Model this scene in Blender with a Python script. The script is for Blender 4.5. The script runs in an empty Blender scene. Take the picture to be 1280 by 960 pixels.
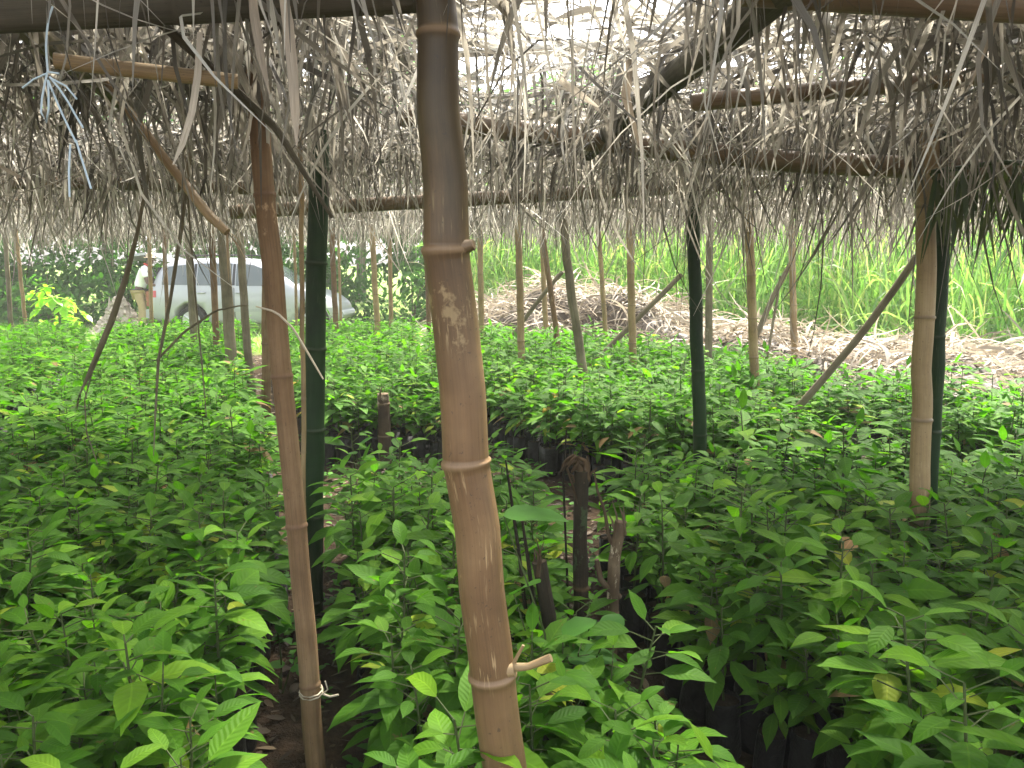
import bpy, math, random
import numpy as np
from mathutils import Vector, Matrix

rng = np.random.default_rng(11)
random.seed(5)
R = math.radians
scene = bpy.context.scene
COL = scene.collection

# ------------------------------------------------------------------ camera
CAM_Z, PITCH, FPX = 1.55, math.atan(0.153), 1000.0      # photograph measures 1280x960
cp, sp = math.cos(PITCH), math.sin(PITCH)
cam = bpy.data.cameras.new('camera')
cam.sensor_width = 36.0
cam.lens = 36.0 * FPX / 1280.0
cam.clip_start, cam.clip_end = 0.02, 600
camo = bpy.data.objects.new('camera', cam)
camo.location = (0, 0, CAM_Z)
camo.rotation_euler = (math.pi / 2 - PITCH, 0, 0)
COL.objects.link(camo)
scene.camera = camo


def at(px, py, Y):
    """point at distance Y ahead of where the photographer stood"""
    a, b = (px - 640) / FPX, (480 - py) / FPX
    dy, dz = cp + b * sp, -sp + b * cp
    t = Y / dy
    return np.array([a * t, Y, CAM_Z + dz * t])


def project(P):
    P = np.asarray(P, float)
    x, y, z = P[:, 0], P[:, 1], P[:, 2] - CAM_Z
    depth = y * cp - z * sp
    v = y * sp + z * cp
    return 640 + FPX * x / depth, 480 - FPX * v / depth, depth


# ------------------------------------------------------------------ materials
class NT:
    def __init__(self, name):
        self.m = bpy.data.materials.new(name)
        self.m.use_nodes = True
        self.t = self.m.node_tree
        self.t.nodes.clear()
        self.out = self.t.nodes.new('ShaderNodeOutputMaterial')

    def n(self, typ, **kw):
        nd = self.t.nodes.new(typ)
        for k, v in kw.items():
            if k.startswith('i_'):
                nd.inputs[k[2:].replace('_', ' ')].default_value = v
            else:
                setattr(nd, k, v)
        return nd

    def l(self, a, b):
        self.t.links.new(a, b)

    def ramp(self, fac, stops):
        r = self.n('ShaderNodeValToRGB')
        e = r.color_ramp.elements
        while len(e) < len(stops):
            e.new(0.5)
        for el, (p, c) in zip(e, stops):
            el.position = p
            el.color = (*c, 1) if len(c) == 3 else c
        if fac is not None:
            self.l(fac, r.inputs[0])
        return r.outputs[0]

    def noise(self, vec, scale, detail=4, rough=0.6):
        n = self.n('ShaderNodeTexNoise')
        n.inputs['Scale'].default_value = scale
        n.inputs['Detail'].default_value = detail
        n.inputs['Roughness'].default_value = rough
        if vec is not None:
            self.l(vec, n.inputs['Vector'])
        return n.outputs['Fac']

    def mapping(self, vec, scale):
        m = self.n('ShaderNodeMapping')
        m.inputs['Scale'].default_value = scale
        self.l(vec, m.inputs['Vector'])
        return m.outputs[0]

    def math(self, op, a, b=None, clamp=False):
        m = self.n('ShaderNodeMath', operation=op, use_clamp=clamp)
        for i, v in enumerate((a, b)):
            if v is None:
                continue
            if isinstance(v, (int, float)):
                m.inputs[i].default_value = v
            else:
                self.l(v, m.inputs[i])
        return m.outputs[0]

    def mix(self, fac, a, b, blend='MIX'):
        m = self.n('ShaderNodeMix', data_type='RGBA', blend_type=blend)
        for sock, v in ((m.inputs[0], fac), (m.inputs[6], a), (m.inputs[7], b)):
            if isinstance(v, (int, float)):
                sock.default_value = v
            elif isinstance(v, tuple):
                sock.default_value = (*v, 1)
            else:
                self.l(v, sock)
        return m.outputs[2]

    def bump(self, h, strength, dist=0.01):
        b = self.n('ShaderNodeBump')
        b.inputs['Strength'].default_value = strength
        b.inputs['Distance'].default_value = dist
        self.l(h, b.inputs['Height'])
        return b.outputs[0]

    def principled(self, col, rough=0.6, spec=0.4, normal=None, metallic=0.0, **kw):
        p = self.n('ShaderNodeBsdfPrincipled')
        if isinstance(col, tuple):
            p.inputs['Base Color'].default_value = (*col, 1)
        else:
            self.l(col, p.inputs['Base Color'])
        if isinstance(rough, (int, float)):
            p.inputs['Roughness'].default_value = rough
        else:
            self.l(rough, p.inputs['Roughness'])
        p.inputs['Specular IOR Level'].default_value = spec
        p.inputs['Metallic'].default_value = metallic
        if normal is not None:
            self.l(normal, p.inputs['Normal'])
        for k, v in kw.items():
            p.inputs[k.replace('_', ' ')].default_value = v
        return p.outputs[0]

    def leafy(self, surf, trans_col, fac):
        t = self.n('ShaderNodeBsdfTranslucent')
        if isinstance(trans_col, tuple):
            t.inputs[0].default_value = (*trans_col, 1)
        else:
            self.l(trans_col, t.inputs[0])
        m = self.n('ShaderNodeMixShader')
        m.inputs[0].default_value = fac
        self.l(surf, m.inputs[1])
        self.l(t.outputs[0], m.inputs[2])
        return m.outputs[0]

    def done(self, surf):
        self.l(surf, self.out.inputs[0])
        return self.m


def leaf_material(name, stops, trans=0.35, tboost=(1.5, 1.9, 0.8), rough=0.42, veins=True, spec=0.35, objvar=0.0):
    k = NT(name)
    tint = k.n('ShaderNodeAttribute', attribute_name='tint').outputs['Fac']
    col = k.ramp(tint, stops)
    tc = k.n('ShaderNodeTexCoord')
    n1 = k.noise(tc.outputs['Object'], 9.0, 3)
    col = k.mix(0.5, col, k.ramp(n1, [(0.3, (0.55, 0.55, 0.55)), (0.7, (1.35, 1.35, 1.2))]), 'MULTIPLY')
    if objvar:
        oi = k.n('ShaderNodeObjectInfo').outputs['Random']
        col = k.mix(objvar, col, k.ramp(oi, [(0.0, (0.6, 0.7, 0.6)), (0.6, (1.05, 1.05, 0.9)), (1.0, (1.7, 1.35, 0.9))]), 'MULTIPLY')
    nor = None
    if veins:       # a few brown blemishes
        sp = k.noise(tc.outputs['Object'], 26.0, 3)
        col = k.mix(k.ramp(sp, [(0.69, (0, 0, 0)), (0.73, (0.75, 0.75, 0.75))]), col, (0.16, 0.11, 0.04))
    if veins:
        uv = k.n('ShaderNodeUVMap').outputs[0]
        sx = k.n('ShaderNodeSeparateXYZ')
        k.l(uv, sx.inputs[0])
        u = k.math('ABSOLUTE', k.math('SUBTRACT', sx.outputs[0], 0.5))
        w = k.math('SINE', k.math('MULTIPLY', k.math('SUBTRACT', sx.outputs[1], k.math('MULTIPLY', u, 0.34)), 62.0))
        vein = k.math('POWER', k.math('MULTIPLY', k.math('ADD', w, 1.0), 0.5), 5.0)
        mid = k.math('LESS_THAN', u, 0.035)
        v = k.math('MAXIMUM', k.math('MULTIPLY', vein, 0.10), k.math('MULTIPLY', mid, 0.45), True)
        col = k.mix(v, col, k.mix(1.0, col, (1.7, 1.5, 1.6), 'MULTIPLY'))
        nor = k.bump(w, 0.22, 0.003)
    s = k.principled(col, rough, spec, nor)
    tcol = k.mix(1.0, col, tboost, 'MULTIPLY')
    return k.done(k.leafy(s, tcol, trans))


M = {}
M['cocoa_leaf'] = leaf_material('cocoa_leaf', [
    (0.0, (0.042, 0.122, 0.008)), (0.45, (0.073, 0.188, 0.012)), (0.78, (0.128, 0.262, 0.016)),
    (0.88, (0.190, 0.315, 0.026)), (0.95, (0.270, 0.350, 0.036)), (0.965, (0.280, 0.330, 0.040)), (0.98, (0.240, 0.150, 0.075)), (1.0, (0.3, 0.2, 0.12))], objvar=0.45, trans=0.45, rough=0.6, spec=0.15)
M['weed_leaf'] = leaf_material('weed_leaf', [(0, (0.045, 0.15, 0.018)), (1, (0.08, 0.21, 0.025))], veins=False, trans=0.4, rough=0.55, spec=0.2)
M['papaya_leaf'] = leaf_material('papaya_leaf', [(0, (0.16, 0.32, 0.03)), (1, (0.28, 0.42, 0.04))], veins=False, trans=0.5)
M['shrub_leaf'] = leaf_material('shrub_leaf', [(0, (0.03, 0.095, 0.015)), (0.6, (0.062, 0.165, 0.025)), (1, (0.12, 0.25, 0.035))], veins=False, trans=0.45, rough=0.65, spec=0.1)
M['pale_leaf'] = leaf_material('pale_leaf', [(0, (0.09, 0.18, 0.04)), (0.6, (0.18, 0.30, 0.08)), (1, (0.30, 0.40, 0.13))], veins=False, trans=0.45)
M['grass_blade'] = leaf_material('grass_blade', [(0, (0.06, 0.16, 0.04)), (0.4, (0.16, 0.28, 0.09)), (0.75, (0.27, 0.38, 0.15)), (0.9, (0.38, 0.42, 0.21)), (1, (0.42, 0.38, 0.22))], veins=False, trans=0.45, rough=0.5)
M['lawn_blade'] = leaf_material('lawn_blade', [(0, (0.09, 0.2, 0.03)), (0.8, (0.18, 0.30, 0.05)), (1, (0.30, 0.30, 0.12))], veins=False, trans=0.4, rough=0.5)


def dry_material(name, stops, trans=0.3, rough=0.6, spec=0.3):
    k = NT(name)
    tint = k.n('ShaderNodeAttribute', attribute_name='tint').outputs['Fac']
    col = k.ramp(tint, stops)
    uv = k.n('ShaderNodeUVMap').outputs[0]
    n1 = k.noise(k.mapping(uv, (9, 1.2, 1)), 3.0, 3)
    col = k.mix(0.7, col, k.ramp(n1, [(0.3, (0.5, 0.48, 0.45)), (0.7, (1.4, 1.4, 1.4))]), 'MULTIPLY')
    s = k.principled(col, rough, spec, k.bump(n1, 0.3, 0.004))
    return k.done(k.leafy(s, col, trans))


M['thatch'] = dry_material('thatch', [(0.0, (0.052, 0.047, 0.038)), (0.3, (0.15, 0.135, 0.11)), (0.65, (0.32, 0.295, 0.245)), (0.88, (0.53, 0.50, 0.43)), (1.0, (0.70, 0.68, 0.61))], trans=0.46)
M['straw'] = dry_material('straw', [(0.0, (0.10, 0.082, 0.058)), (0.4, (0.25, 0.205, 0.15)), (0.8, (0.38, 0.32, 0.245)), (1.0, (0.52, 0.46, 0.37))])
M['litter'] = dry_material('litter', [(0.0, (0.035, 0.024, 0.015)), (0.7, (0.09, 0.06, 0.035)), (1.0, (0.22, 0.16, 0.09))], trans=0.1)
M['green_frond'] = leaf_material('green_frond', [(0, (0.03, 0.05, 0.018)), (1, (0.085, 0.095, 0.045))], veins=False)


def bamboo_material(name, stops, streak=0.6, ring=(0.5, 0.45, 0.4), patch=None, rough=0.5, patch_lo=0.62, spec=0.35, bump=0.35, dark_from=None, low=None, grain=26, scratch=0.0):
    k = NT(name)
    uv = k.n('ShaderNodeUVMap').outputs[0]
    oi = k.n('ShaderNodeObjectInfo').outputs['Random']
    off = k.n('ShaderNodeVectorMath', operation='ADD')
    k.l(uv, off.inputs[0])
    cx = k.n('ShaderNodeCombineXYZ')
    k.l(k.math('MULTIPLY', oi, 37.0), cx.inputs[0])
    k.l(k.math('MULTIPLY', oi, 11.0), cx.inputs[2])
    k.l(cx.outputs[0], off.inputs[1])
    v = off.outputs[0]
    broad = k.noise(k.mapping(v, (1.6, 2.2, 1)), 2.0, 4)
    col = k.ramp(broad, stops)
    fine = k.noise(k.mapping(v, (grain, 1.1, 1)), 4.0, 4, 0.7)
    col = k.mix(streak, col, k.ramp(fine, [(0.3, (0.55, 0.53, 0.5)), (0.5, (1, 1, 1)), (0.72, (1.4, 1.36, 1.28))]), 'MULTIPLY')
    if patch:
        pn = k.noise(k.mapping(v, (3.2, 3.0, 1)), 1.6, 6, 0.75)
        pf = k.ramp(pn, [(patch_lo, (0, 0, 0)), (patch_lo + 0.05, (0.8, 0.8, 0.8))])
        col = k.mix(pf, col, patch)
    if scratch:     # short pale scuffs running along the culm
        sn = k.noise(k.mapping(v, (60, 5, 1)), 3.0, 3, 0.6)
        gate = k.noise(k.mapping(v, (4, 2.2, 1)), 2.0, 3)
        f = k.math('MULTIPLY', k.ramp(sn, [(0.60, (0, 0, 0)), (0.66, (1, 1, 1))]), k.ramp(gate, [(0.5, (0, 0, 0)), (0.62, (scratch,) * 3)]))
        col = k.mix(f, col, patch)
    if low:         # darker towards the lower end
        sx = k.n('ShaderNodeSeparateXYZ')
        k.l(uv, sx.inputs[0])
        e = k.math('ADD', sx.outputs[1], k.math('MULTIPLY', k.noise(k.mapping(v, (7, 3, 1)), 2.0, 4), 0.4))
        f = k.ramp(k.math('MULTIPLY', k.math('SUBTRACT', low, e), 6.0, True), [(0.0, (0, 0, 0)), (1.0, (0.9, 0.9, 0.9))])
        col = k.mix(f, col, k.mix(1.0, col, (0.36, 0.40, 0.34), 'MULTIPLY'))
    if dark_from:       # darker and grey-green towards the upper end
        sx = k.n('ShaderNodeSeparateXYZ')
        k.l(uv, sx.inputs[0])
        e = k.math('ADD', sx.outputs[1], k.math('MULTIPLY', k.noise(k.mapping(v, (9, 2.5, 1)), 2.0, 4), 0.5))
        f = k.ramp(k.math('MULTIPLY', k.math('SUBTRACT', e, dark_from), 2.4, True), [(0.0, (0, 0, 0)), (1.0, (0.9, 0.9, 0.9))])
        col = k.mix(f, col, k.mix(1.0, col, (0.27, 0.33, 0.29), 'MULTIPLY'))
    spk = k.noise(k.mapping(v, (22, 20, 1)), 5.0, 2)
    col = k.mix(k.ramp(spk, [(0.66, (0, 0, 0)), (0.74, (0.55, 0.55, 0.55))]), col, (0.03, 0.025, 0.02))
    nd = k.n('ShaderNodeAttribute', attribute_name='tint').outputs['Fac']
    col = k.mix(k.math('MULTIPLY', nd, 0.6), col, ring)
    return k.done(k.principled(col, rough, spec, k.bump(fine, bump, 0.004)))


M['bamboo_brown'] = bamboo_material('bamboo_brown', [(0.28, (0.105, 0.070, 0.038)), (0.5, (0.160, 0.108, 0.060)), (0.72, (0.215, 0.152, 0.088))], ring=(0.24, 0.17, 0.10), patch=(0.36, 0.25, 0.12), patch_lo=0.63)
M['bamboo_dark_top'] = bamboo_material('bamboo_dark_top', [(0.28, (0.110, 0.062, 0.028)), (0.5, (0.170, 0.100, 0.046)), (0.72, (0.235, 0.148, 0.070))], streak=0.4, grain=50, scratch=0.85, ring=(0.26, 0.17, 0.09), patch=(0.40, 0.28, 0.14), patch_lo=0.62, dark_from=1.66, bump=0.15, rough=0.45)
M['bamboo_dark_foot'] = bamboo_material('bamboo_dark_foot', [(0.28, (0.19, 0.125, 0.058)), (0.5, (0.28, 0.195, 0.095)), (0.72, (0.37, 0.27, 0.14))], streak=0.4, grain=45, scratch=0.5, ring=(0.13, 0.095, 0.06), patch=(0.45, 0.36, 0.2), low=0.92, bump=0.2)
M['bamboo_tan'] = bamboo_material('bamboo_tan', [(0.28, (0.19, 0.125, 0.058)), (0.5, (0.28, 0.195, 0.095)), (0.72, (0.37, 0.27, 0.14))], ring=(0.2, 0.14, 0.08), patch=(0.13, 0.10, 0.065), patch_lo=0.62)
M['bamboo_green'] = bamboo_material('bamboo_green', [(0.28, (0.004, 0.016, 0.003)), (0.5, (0.007, 0.028, 0.005)), (0.75, (0.018, 0.042, 0.008))], streak=0.35, grain=50, scratch=0.35, ring=(0.035, 0.045, 0.022), rough=0.5, spec=0.22, patch=(0.09, 0.11, 0.06), patch_lo=0.68)
M['wood_grey'] = bamboo_material('wood_grey', [(0.28, (0.10, 0.085, 0.055)), (0.5, (0.165, 0.14, 0.09)), (0.72, (0.23, 0.20, 0.135))], ring=(0.12, 0.1, 0.07), patch=(0.30, 0.26, 0.18), rough=0.8, spec=0.15, bump=0.8)
M['wood_dark'] = bamboo_material('wood_dark', [(0.28, (0.045, 0.040, 0.028)), (0.5, (0.075, 0.067, 0.046)), (0.72, (0.115, 0.10, 0.07))], ring=(0.07, 0.06, 0.04), patch=(0.16, 0.145, 0.10), rough=0.85, spec=0.12, bump=0.8)
M['bark_brown'] = bamboo_material('bark_brown', [(0.28, (0.098, 0.058, 0.028)), (0.5, (0.158, 0.096, 0.048)), (0.72, (0.22, 0.142, 0.075))], streak=0.55, ring=(0.12, 0.07, 0.04), patch=(0.40, 0.27, 0.15), patch_lo=0.64, rough=0.75, spec=0.2, bump=0.6)
M['stump'] = bamboo_material('stump', [(0.28, (0.010, 0.009, 0.006)), (0.55, (0.028, 0.022, 0.013)), (0.75, (0.075, 0.052, 0.028))], ring=(0.14, 0.088, 0.045), rough=0.85, spec=0.15, bump=0.9, patch=(0.05, 0.07, 0.03), patch_lo=0.6)
M['stump_pale'] = bamboo_material('stump_pale', [(0.28, (0.04, 0.027, 0.016)), (0.55, (0.095, 0.066, 0.038)), (0.75, (0.22, 0.165, 0.10))], ring=(0.2, 0.15, 0.09), rough=0.85, spec=0.15, bump=0.9, patch=(0.45, 0.38, 0.26), patch_lo=0.56)


def simple(name, col, rough=0.6, spec=0.4, var=0.3, scale=30, bump=0.0, **kw):
    k = NT(name)
    tc = k.n('ShaderNodeTexCoord').outputs['Object']
    n = k.noise(tc, scale, 4)
    c = k.mix(var, col, k.ramp(n, [(0.3, (0.5, 0.5, 0.5)), (0.7, (1.3, 1.3, 1.3))]), 'MULTIPLY')
    return k.done(k.principled(c, rough, spec, k.bump(n, bump, 0.01) if bump else None, **kw))


M['seedling_stem'] = simple('seedling_stem', (0.055, 0.075, 0.022), 0.7, 0.2)
M['bag_plastic'] = simple('bag_plastic', (0.016, 0.015, 0.014), 0.55, 0.25, 0.6, 40, 0.8)
M['bag_soil'] = simple('bag_soil', (0.045, 0.030, 0.020), 0.95, 0.1, 0.8, 90, 1.0)
M['twine'] = simple('twine', (0.42, 0.36, 0.26), 0.8, 0.2)
M['blue_string'] = simple('blue_string', (0.42, 0.52, 0.56), 0.5, 0.4, 0.15)
M['shrub_wood'] = simple('shrub_wood', (0.12, 0.09, 0.06), 0.85, 0.2, 0.5)
M['skin'] = simple('skin', (0.085, 0.045, 0.028), 0.5, 0.4, 0.15)
M['hair'] = simple('hair', (0.012, 0.010, 0.009), 0.8, 0.2)
M['eye'] = simple('eye', (0.5, 0.47, 0.44), 0.3, 0.5, 0.1)
M['shirt'] = simple('shirt', (0.74, 0.74, 0.72), 0.85, 0.15, 0.15, 6, 0.4)
M['trousers'] = simple('trousers', (0.36, 0.27, 0.16), 0.85, 0.15, 0.25, 8, 0.4)
M['belt'] = simple('belt', (0.05, 0.045, 0.04), 0.5, 0.4)
M['red_cloth'] = simple('red_cloth', (0.5, 0.06, 0.04), 0.8, 0.2)
M['cap_cloth'] = simple('cap_cloth', (0.45, 0.36, 0.25), 0.85, 0.1)
M['shoe'] = simple('shoe', (0.12, 0.08, 0.05), 0.6, 0.3)
M['rubble'] = simple('rubble', (0.40, 0.35, 0.28), 0.9, 0.15, 0.6, 9, 1.0)
M['box_brown'] = simple('box_brown', (0.40, 0.17, 0.11), 0.7, 0.2, 0.3, 12)
M['car_paint'] = simple('car_paint', (0.34, 0.345, 0.37), 0.3, 0.5, 0.06, 5, 0, Coat_Weight=0.6, Coat_Roughness=0.08)
M['car_black'] = simple('car_black', (0.02, 0.02, 0.022), 0.5, 0.4)
M['car_glass'] = simple('car_glass', (0.07, 0.085, 0.085), 0.05, 0.8, 0.05, 3)
M['car_rubber'] = simple('car_rubber', (0.025, 0.025, 0.025), 0.8, 0.2, 0.4)
M['car_rim'] = simple('car_rim', (0.45, 0.45, 0.46), 0.35, 0.5, 0.1, 10, 0, Metallic=0.7)
M['car_trim'] = simple('car_trim', (0.30, 0.31, 0.33), 0.45, 0.4, 0.1)
M['lamp_red'] = simple('lamp_red', (0.38, 0.022, 0.012), 0.2, 0.6, 0.1)
M['lamp_clear'] = simple('lamp_clear', (0.7, 0.7, 0.7), 0.12, 0.7, 0.1)


def ground_material():
    k = NT('soil_ground')
    tc = k.n('ShaderNodeTexCoord').outputs['Object']
    n1 = k.noise(tc, 2.2, 6)
    n2 = k.noise(tc, 35, 5, 0.7)
    soil = k.ramp(n1, [(0.3, (0.030, 0.020, 0.012)), (0.55, (0.060, 0.039, 0.024)), (0.75, (0.10, 0.070, 0.043))])
    soil = k.mix(0.8, soil, k.ramp(n2, [(0.3, (0.4, 0.4, 0.4)), (0.7, (1.5, 1.5, 1.5))]), 'MULTIPLY')
    grass = k.ramp(n1, [(0.35, (0.10, 0.17, 0.035)), (0.6, (0.17, 0.24, 0.05)), (0.75, (0.30, 0.27, 0.13))])
    grass = k.mix(0.6, grass, k.ramp(n2, [(0.3, (0.5, 0.5, 0.5)), (0.7, (1.5, 1.5, 1.5))]), 'MULTIPLY')
    sx = k.n('ShaderNodeSeparateXYZ')
    k.l(tc, sx.inputs[0])
    f = k.math('ADD', sx.outputs[1], k.math('MULTIPLY', n1, 2.0))
    f = k.math('MULTIPLY', k.math('SUBTRACT', f, 14.2), 1.0, True)
    col = k.mix(f, soil, grass)
    return k.done(k.principled(col, 0.95, 0.1, k.bump(n2, 1.0, 0.03)))


M['ground'] = ground_material()


# ------------------------------------------------------------------ mesh helpers
class Acc:
    """collects quads (with tint, uv and material index) for ONE mesh"""
    def __init__(self):
        self.V, self.F, self.T, self.U, self.MI = [], [], [], [], []
        self.n = 0

    def add(self, V, F, T, U, mi=0):
        V = np.asarray(V, float).reshape(-1, 3)
        F = np.asarray(F, np.int64).reshape(-1, 4)
        self.V.append(V)
        self.F.append(F + self.n)
        T = np.full(len(V), float(T)) if np.isscalar(T) else np.asarray(T, float).ravel()
        self.T.append(T)
        self.U.append(np.zeros((len(V), 2)) if U is None else np.asarray(U, float).reshape(-1, 2))
        self.MI.append(np.full(len(F), mi, np.int32))
        self.n += len(V)

    def mesh(self, name, mats, smooth=True):
        V, F = np.concatenate(self.V), np.concatenate(self.F)
        T, U, MI = np.concatenate(self.T), np.concatenate(self.U), np.concatenate(self.MI)
        me = bpy.data.meshes.new(name)
        me.vertices.add(len(V))
        me.vertices.foreach_set('co', V.astype(np.float32).ravel())
        me.loops.add(F.size)
        me.loops.foreach_set('vertex_index', F.astype(np.int32).ravel())
        me.polygons.add(len(F))
        me.polygons.foreach_set('loop_start', np.arange(0, F.size, 4, dtype=np.int32))
        me.polygons.foreach_set('loop_total', np.full(len(F), 4, np.int32))
        me.polygons.foreach_set('material_index', MI)
        me.polygons.foreach_set('use_smooth', np.full(len(F), smooth))
        me.update(calc_edges=True)
        a = me.attributes.new('tint', 'FLOAT', 'POINT')
        a.data.foreach_set('value', T.astype(np.float32))
        uv = me.uv_layers.new(name='UVMap')
        uv.data.foreach_set('uv', U[F.ravel()].astype(np.float32).ravel())
        for m in (mats if isinstance(mats, (list, tuple)) else [mats]):
            me.materials.append(m)
        return me


def norm(a):
    return a / np.maximum(np.linalg.norm(a, axis=-1, keepdims=True), 1e-9)


LEAF_T = np.array([0, .07, .20, .38, .58, .76, .89, 1.0])
LEAF_W = np.array([.05, .36, .80, 1.0, .90, .54, .18, .012])
ROUND_W = np.array([.10, .62, .93, 1.0, .95, .76, .45, .03])
LEAF4_T = np.array([0, .18, .45, .75, 1.0])
LEAF4_W = np.array([.08, .80, 1.0, .60, .02])
STRIP_T = np.linspace(0, 1, 6)
STRIP_W = np.array([.55, 1.0, .95, .8, .5, .08])
STRIP4_T = np.linspace(0, 1, 5)
STRIP4_W = np.array([.6, 1.0, .85, .55, .06])


def ribbons(P, D, L, W, droop, T, Wp, fold=0.0, roll=None, curl=None, ruffle=0.0):
    """n ribbons at once. returns V, F, uv, tile-count per ribbon"""
    n = len(P)
    d = norm(np.asarray(D, float))
    L = np.broadcast_to(L, (n,)).astype(float)
    W = np.broadcast_to(W, (n,)).astype(float)
    droop = np.broadcast_to(droop, (n,)).astype(float)
    up = np.array([0, 0, 1.0]) + rng.normal(0, 0.06, (n, 3))
    s = np.cross(d, up)
    bad = np.linalg.norm(s, axis=1) < 0.25
    s[bad] = np.cross(d[bad], rng.normal(0, 1, (bad.sum(), 3)))
    s = norm(s)
    if roll is not None:
        nn = np.cross(s, d)
        s = norm(s * np.cos(roll)[:, None] + nn * np.sin(roll)[:, None])
    c = 3 if fold else 2
    S = len(T)
    V = np.zeros((n, S, c, 3))
    p = np.array(P, float)
    for k in range(S):
        if k:
            dt = T[k] - T[k - 1]
            p = p + d * (L * dt)[:, None]
            d = d.copy()
            d[:, 2] -= droop * dt
            if curl is not None:
                d = d + s * (curl * dt)[:, None]
            d = norm(d)
            s = norm(s - d * np.sum(s * d, 1, keepdims=True))
        w = (W * Wp[k] * 0.5)[:, None]
        if c == 2:
            V[:, k, 0] = p - s * w
            V[:, k, 1] = p + s * w
        else:
            nn = np.cross(s, d)
            r1 = ruffle * rng.normal(0, 1, (n, 1)) * w if ruffle else 0
            r2 = ruffle * rng.normal(0, 1, (n, 1)) * w if ruffle else 0
            V[:, k, 0] = p - s * w + nn * (w * fold + r1)
            V[:, k, 1] = p
            V[:, k, 2] = p + s * w + nn * (w * fold + r2)
    base = np.arange(n)[:, None, None] * (S * c)
    kk = np.arange(S - 1)[None, :, None] * c
    jj = np.arange(c - 1)[None, None, :]
    i0 = base + kk + jj
    F = np.stack([i0, i0 + 1, i0 + c + 1, i0 + c], -1).reshape(-1, 4)
    uv = np.zeros((n, S, c, 2))
    uv[..., 0] = np.linspace(0, 1, c)[None, None, :]
    uv[..., 1] = np.asarray(T)[None, :, None]
    return V.reshape(-1, 3), F, uv.reshape(-1, 2), S * c


def add_ribbons(acc, P, D, L, W, droop, T, Wp, tint, mi=0, **kw):
    V, F, U, m = ribbons(np.asarray(P, float), D, L, W, droop, T, Wp, **kw)
    acc.add(V, F, np.repeat(np.broadcast_to(tint, (len(P),)), m), U, mi)


def add_tube(acc, pts, rad, sides=10, node_rad=0.0, node_at=(), mi=0, step=0.06, tint=0.0, lump=0.0, cap=True, uvs=0.3):
    """tube along a polyline; node_at = distances along it of bamboo joints"""
    pts = np.asarray(pts, float)
    seg = np.linalg.norm(np.diff(pts, axis=0), axis=1)
    cum = np.concatenate([[0], np.cumsum(seg)])
    Lt = cum[-1]
    rad = np.broadcast_to(rad, (len(pts),)) if np.ndim(rad) == 0 else np.asarray(rad, float)
    ss = list(np.linspace(0, Lt, max(2, int(Lt / step) + 1)))
    prof = {}
    for a in node_at:
        if 0.03 < a < Lt - 0.03:
            for off, f, t in ((-0.02, 1.0, 0), (-0.009, 1.02, 0.1), (-0.004, 1.11, 1.0), (0.002, 1.10, 1.0), (0.006, 0.995, 0.5), (0.011, 1.015, 0.1), (0.025, 1.0, 0)):
                s_ = a + off
                prof[s_] = (f, t)
            ss = [q for q in ss if abs(q - a) > 0.03]
    ss = np.array(sorted(ss + list(prof)))
    # smooth path: interpolate with slight rounding
    C = np.stack([np.interp(ss, cum, pts[:, i]) for i in range(3)], 1)
    if len(pts) > 2:
        for _ in range(6):
            C[1:-1] = 0.25 * C[:-2] + 0.5 * C[1:-1] + 0.25 * C[2:] if False else C[1:-1]
    Rr = np.interp(ss, cum, rad)
    f = np.array([prof.get(q, (1, 0))[0] for q in ss])
    tt = np.array([prof.get(q, (1, 0))[1] for q in ss])
    Rr = Rr * (1 + (f - 1) * (1 if node_rad == 0 else node_rad))
    d = norm(np.gradient(C, axis=0))
    ref = np.array([1.0, 0, 0]) if abs(d[0][0]) < 0.8 else np.array([0, 1.0, 0])
    a1 = norm(ref - d * (d @ ref)[:, None])
    a2 = np.cross(d, a1)
    th = np.linspace(0, 2 * math.pi, sides + 1)
    rr = Rr[:, None] * np.ones(sides + 1)
    if lump:
        lm = 1 + lump * rng.normal(0, 1, (len(ss), sides + 1))
        lm[:, -1] = lm[:, 0]
        for _ in range(2):
            lm[1:-1] = (lm[:-2] + 2 * lm[1:-1] + lm[2:]) / 4
        rr = rr * lm
    V = C[:, None, :] + rr[..., None] * (np.cos(th)[None, :, None] * a1[:, None, :] + np.sin(th)[None, :, None] * a2[:, None, :])
    n, m = len(ss), sides + 1
    i0 = (np.arange(n - 1)[:, None] * m + np.arange(sides)[None, :])
    F = np.stack([i0, i0 + 1, i0 + m + 1, i0 + m], -1).reshape(-1, 4)
    U = np.stack(np.broadcast_arrays((th / (2 * math.pi) * uvs)[None, :], ss[:, None]), -1)
    T = np.repeat(np.maximum(tt, tint), m)
    acc.add(V.reshape(-1, 3), F, T, U.reshape(-1, 2), mi)
    if cap:
        for e, Vr in ((0, V[0]), (n - 1, V[-1])):
            cen = C[e]
            inner = cen + (Vr - cen) * 0.02
            VV = np.concatenate([Vr, inner])
            ii = np.arange(sides)
            FF = np.stack([ii, ii + 1, ii + 1 + m, ii + m], -1)
            if e == 0:
                FF = FF[:, ::-1]
            acc.add(VV, FF, 0.3, np.tile([[0.1, 0.1]], (2 * m, 1)), mi)


def add_box(acc, c, size, mi=0, tint=0.0, mat=None):
    hx, hy, hz = np.array(size) / 2
    V = np.array([[-hx, -hy, -hz], [hx, -hy, -hz], [hx, hy, -hz], [-hx, hy, -hz], [-hx, -hy, hz], [hx, -hy, hz], [hx, hy, hz], [-hx, hy, hz]])
    if mat is not None:
        V = V @ np.array(mat).T
    F = [[0, 3, 2, 1], [4, 5, 6, 7], [0, 1, 5, 4], [1, 2, 6, 5], [2, 3, 7, 6], [3, 0, 4, 7]]
    acc.add(V + np.array(c), F, tint, None, mi)


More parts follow.
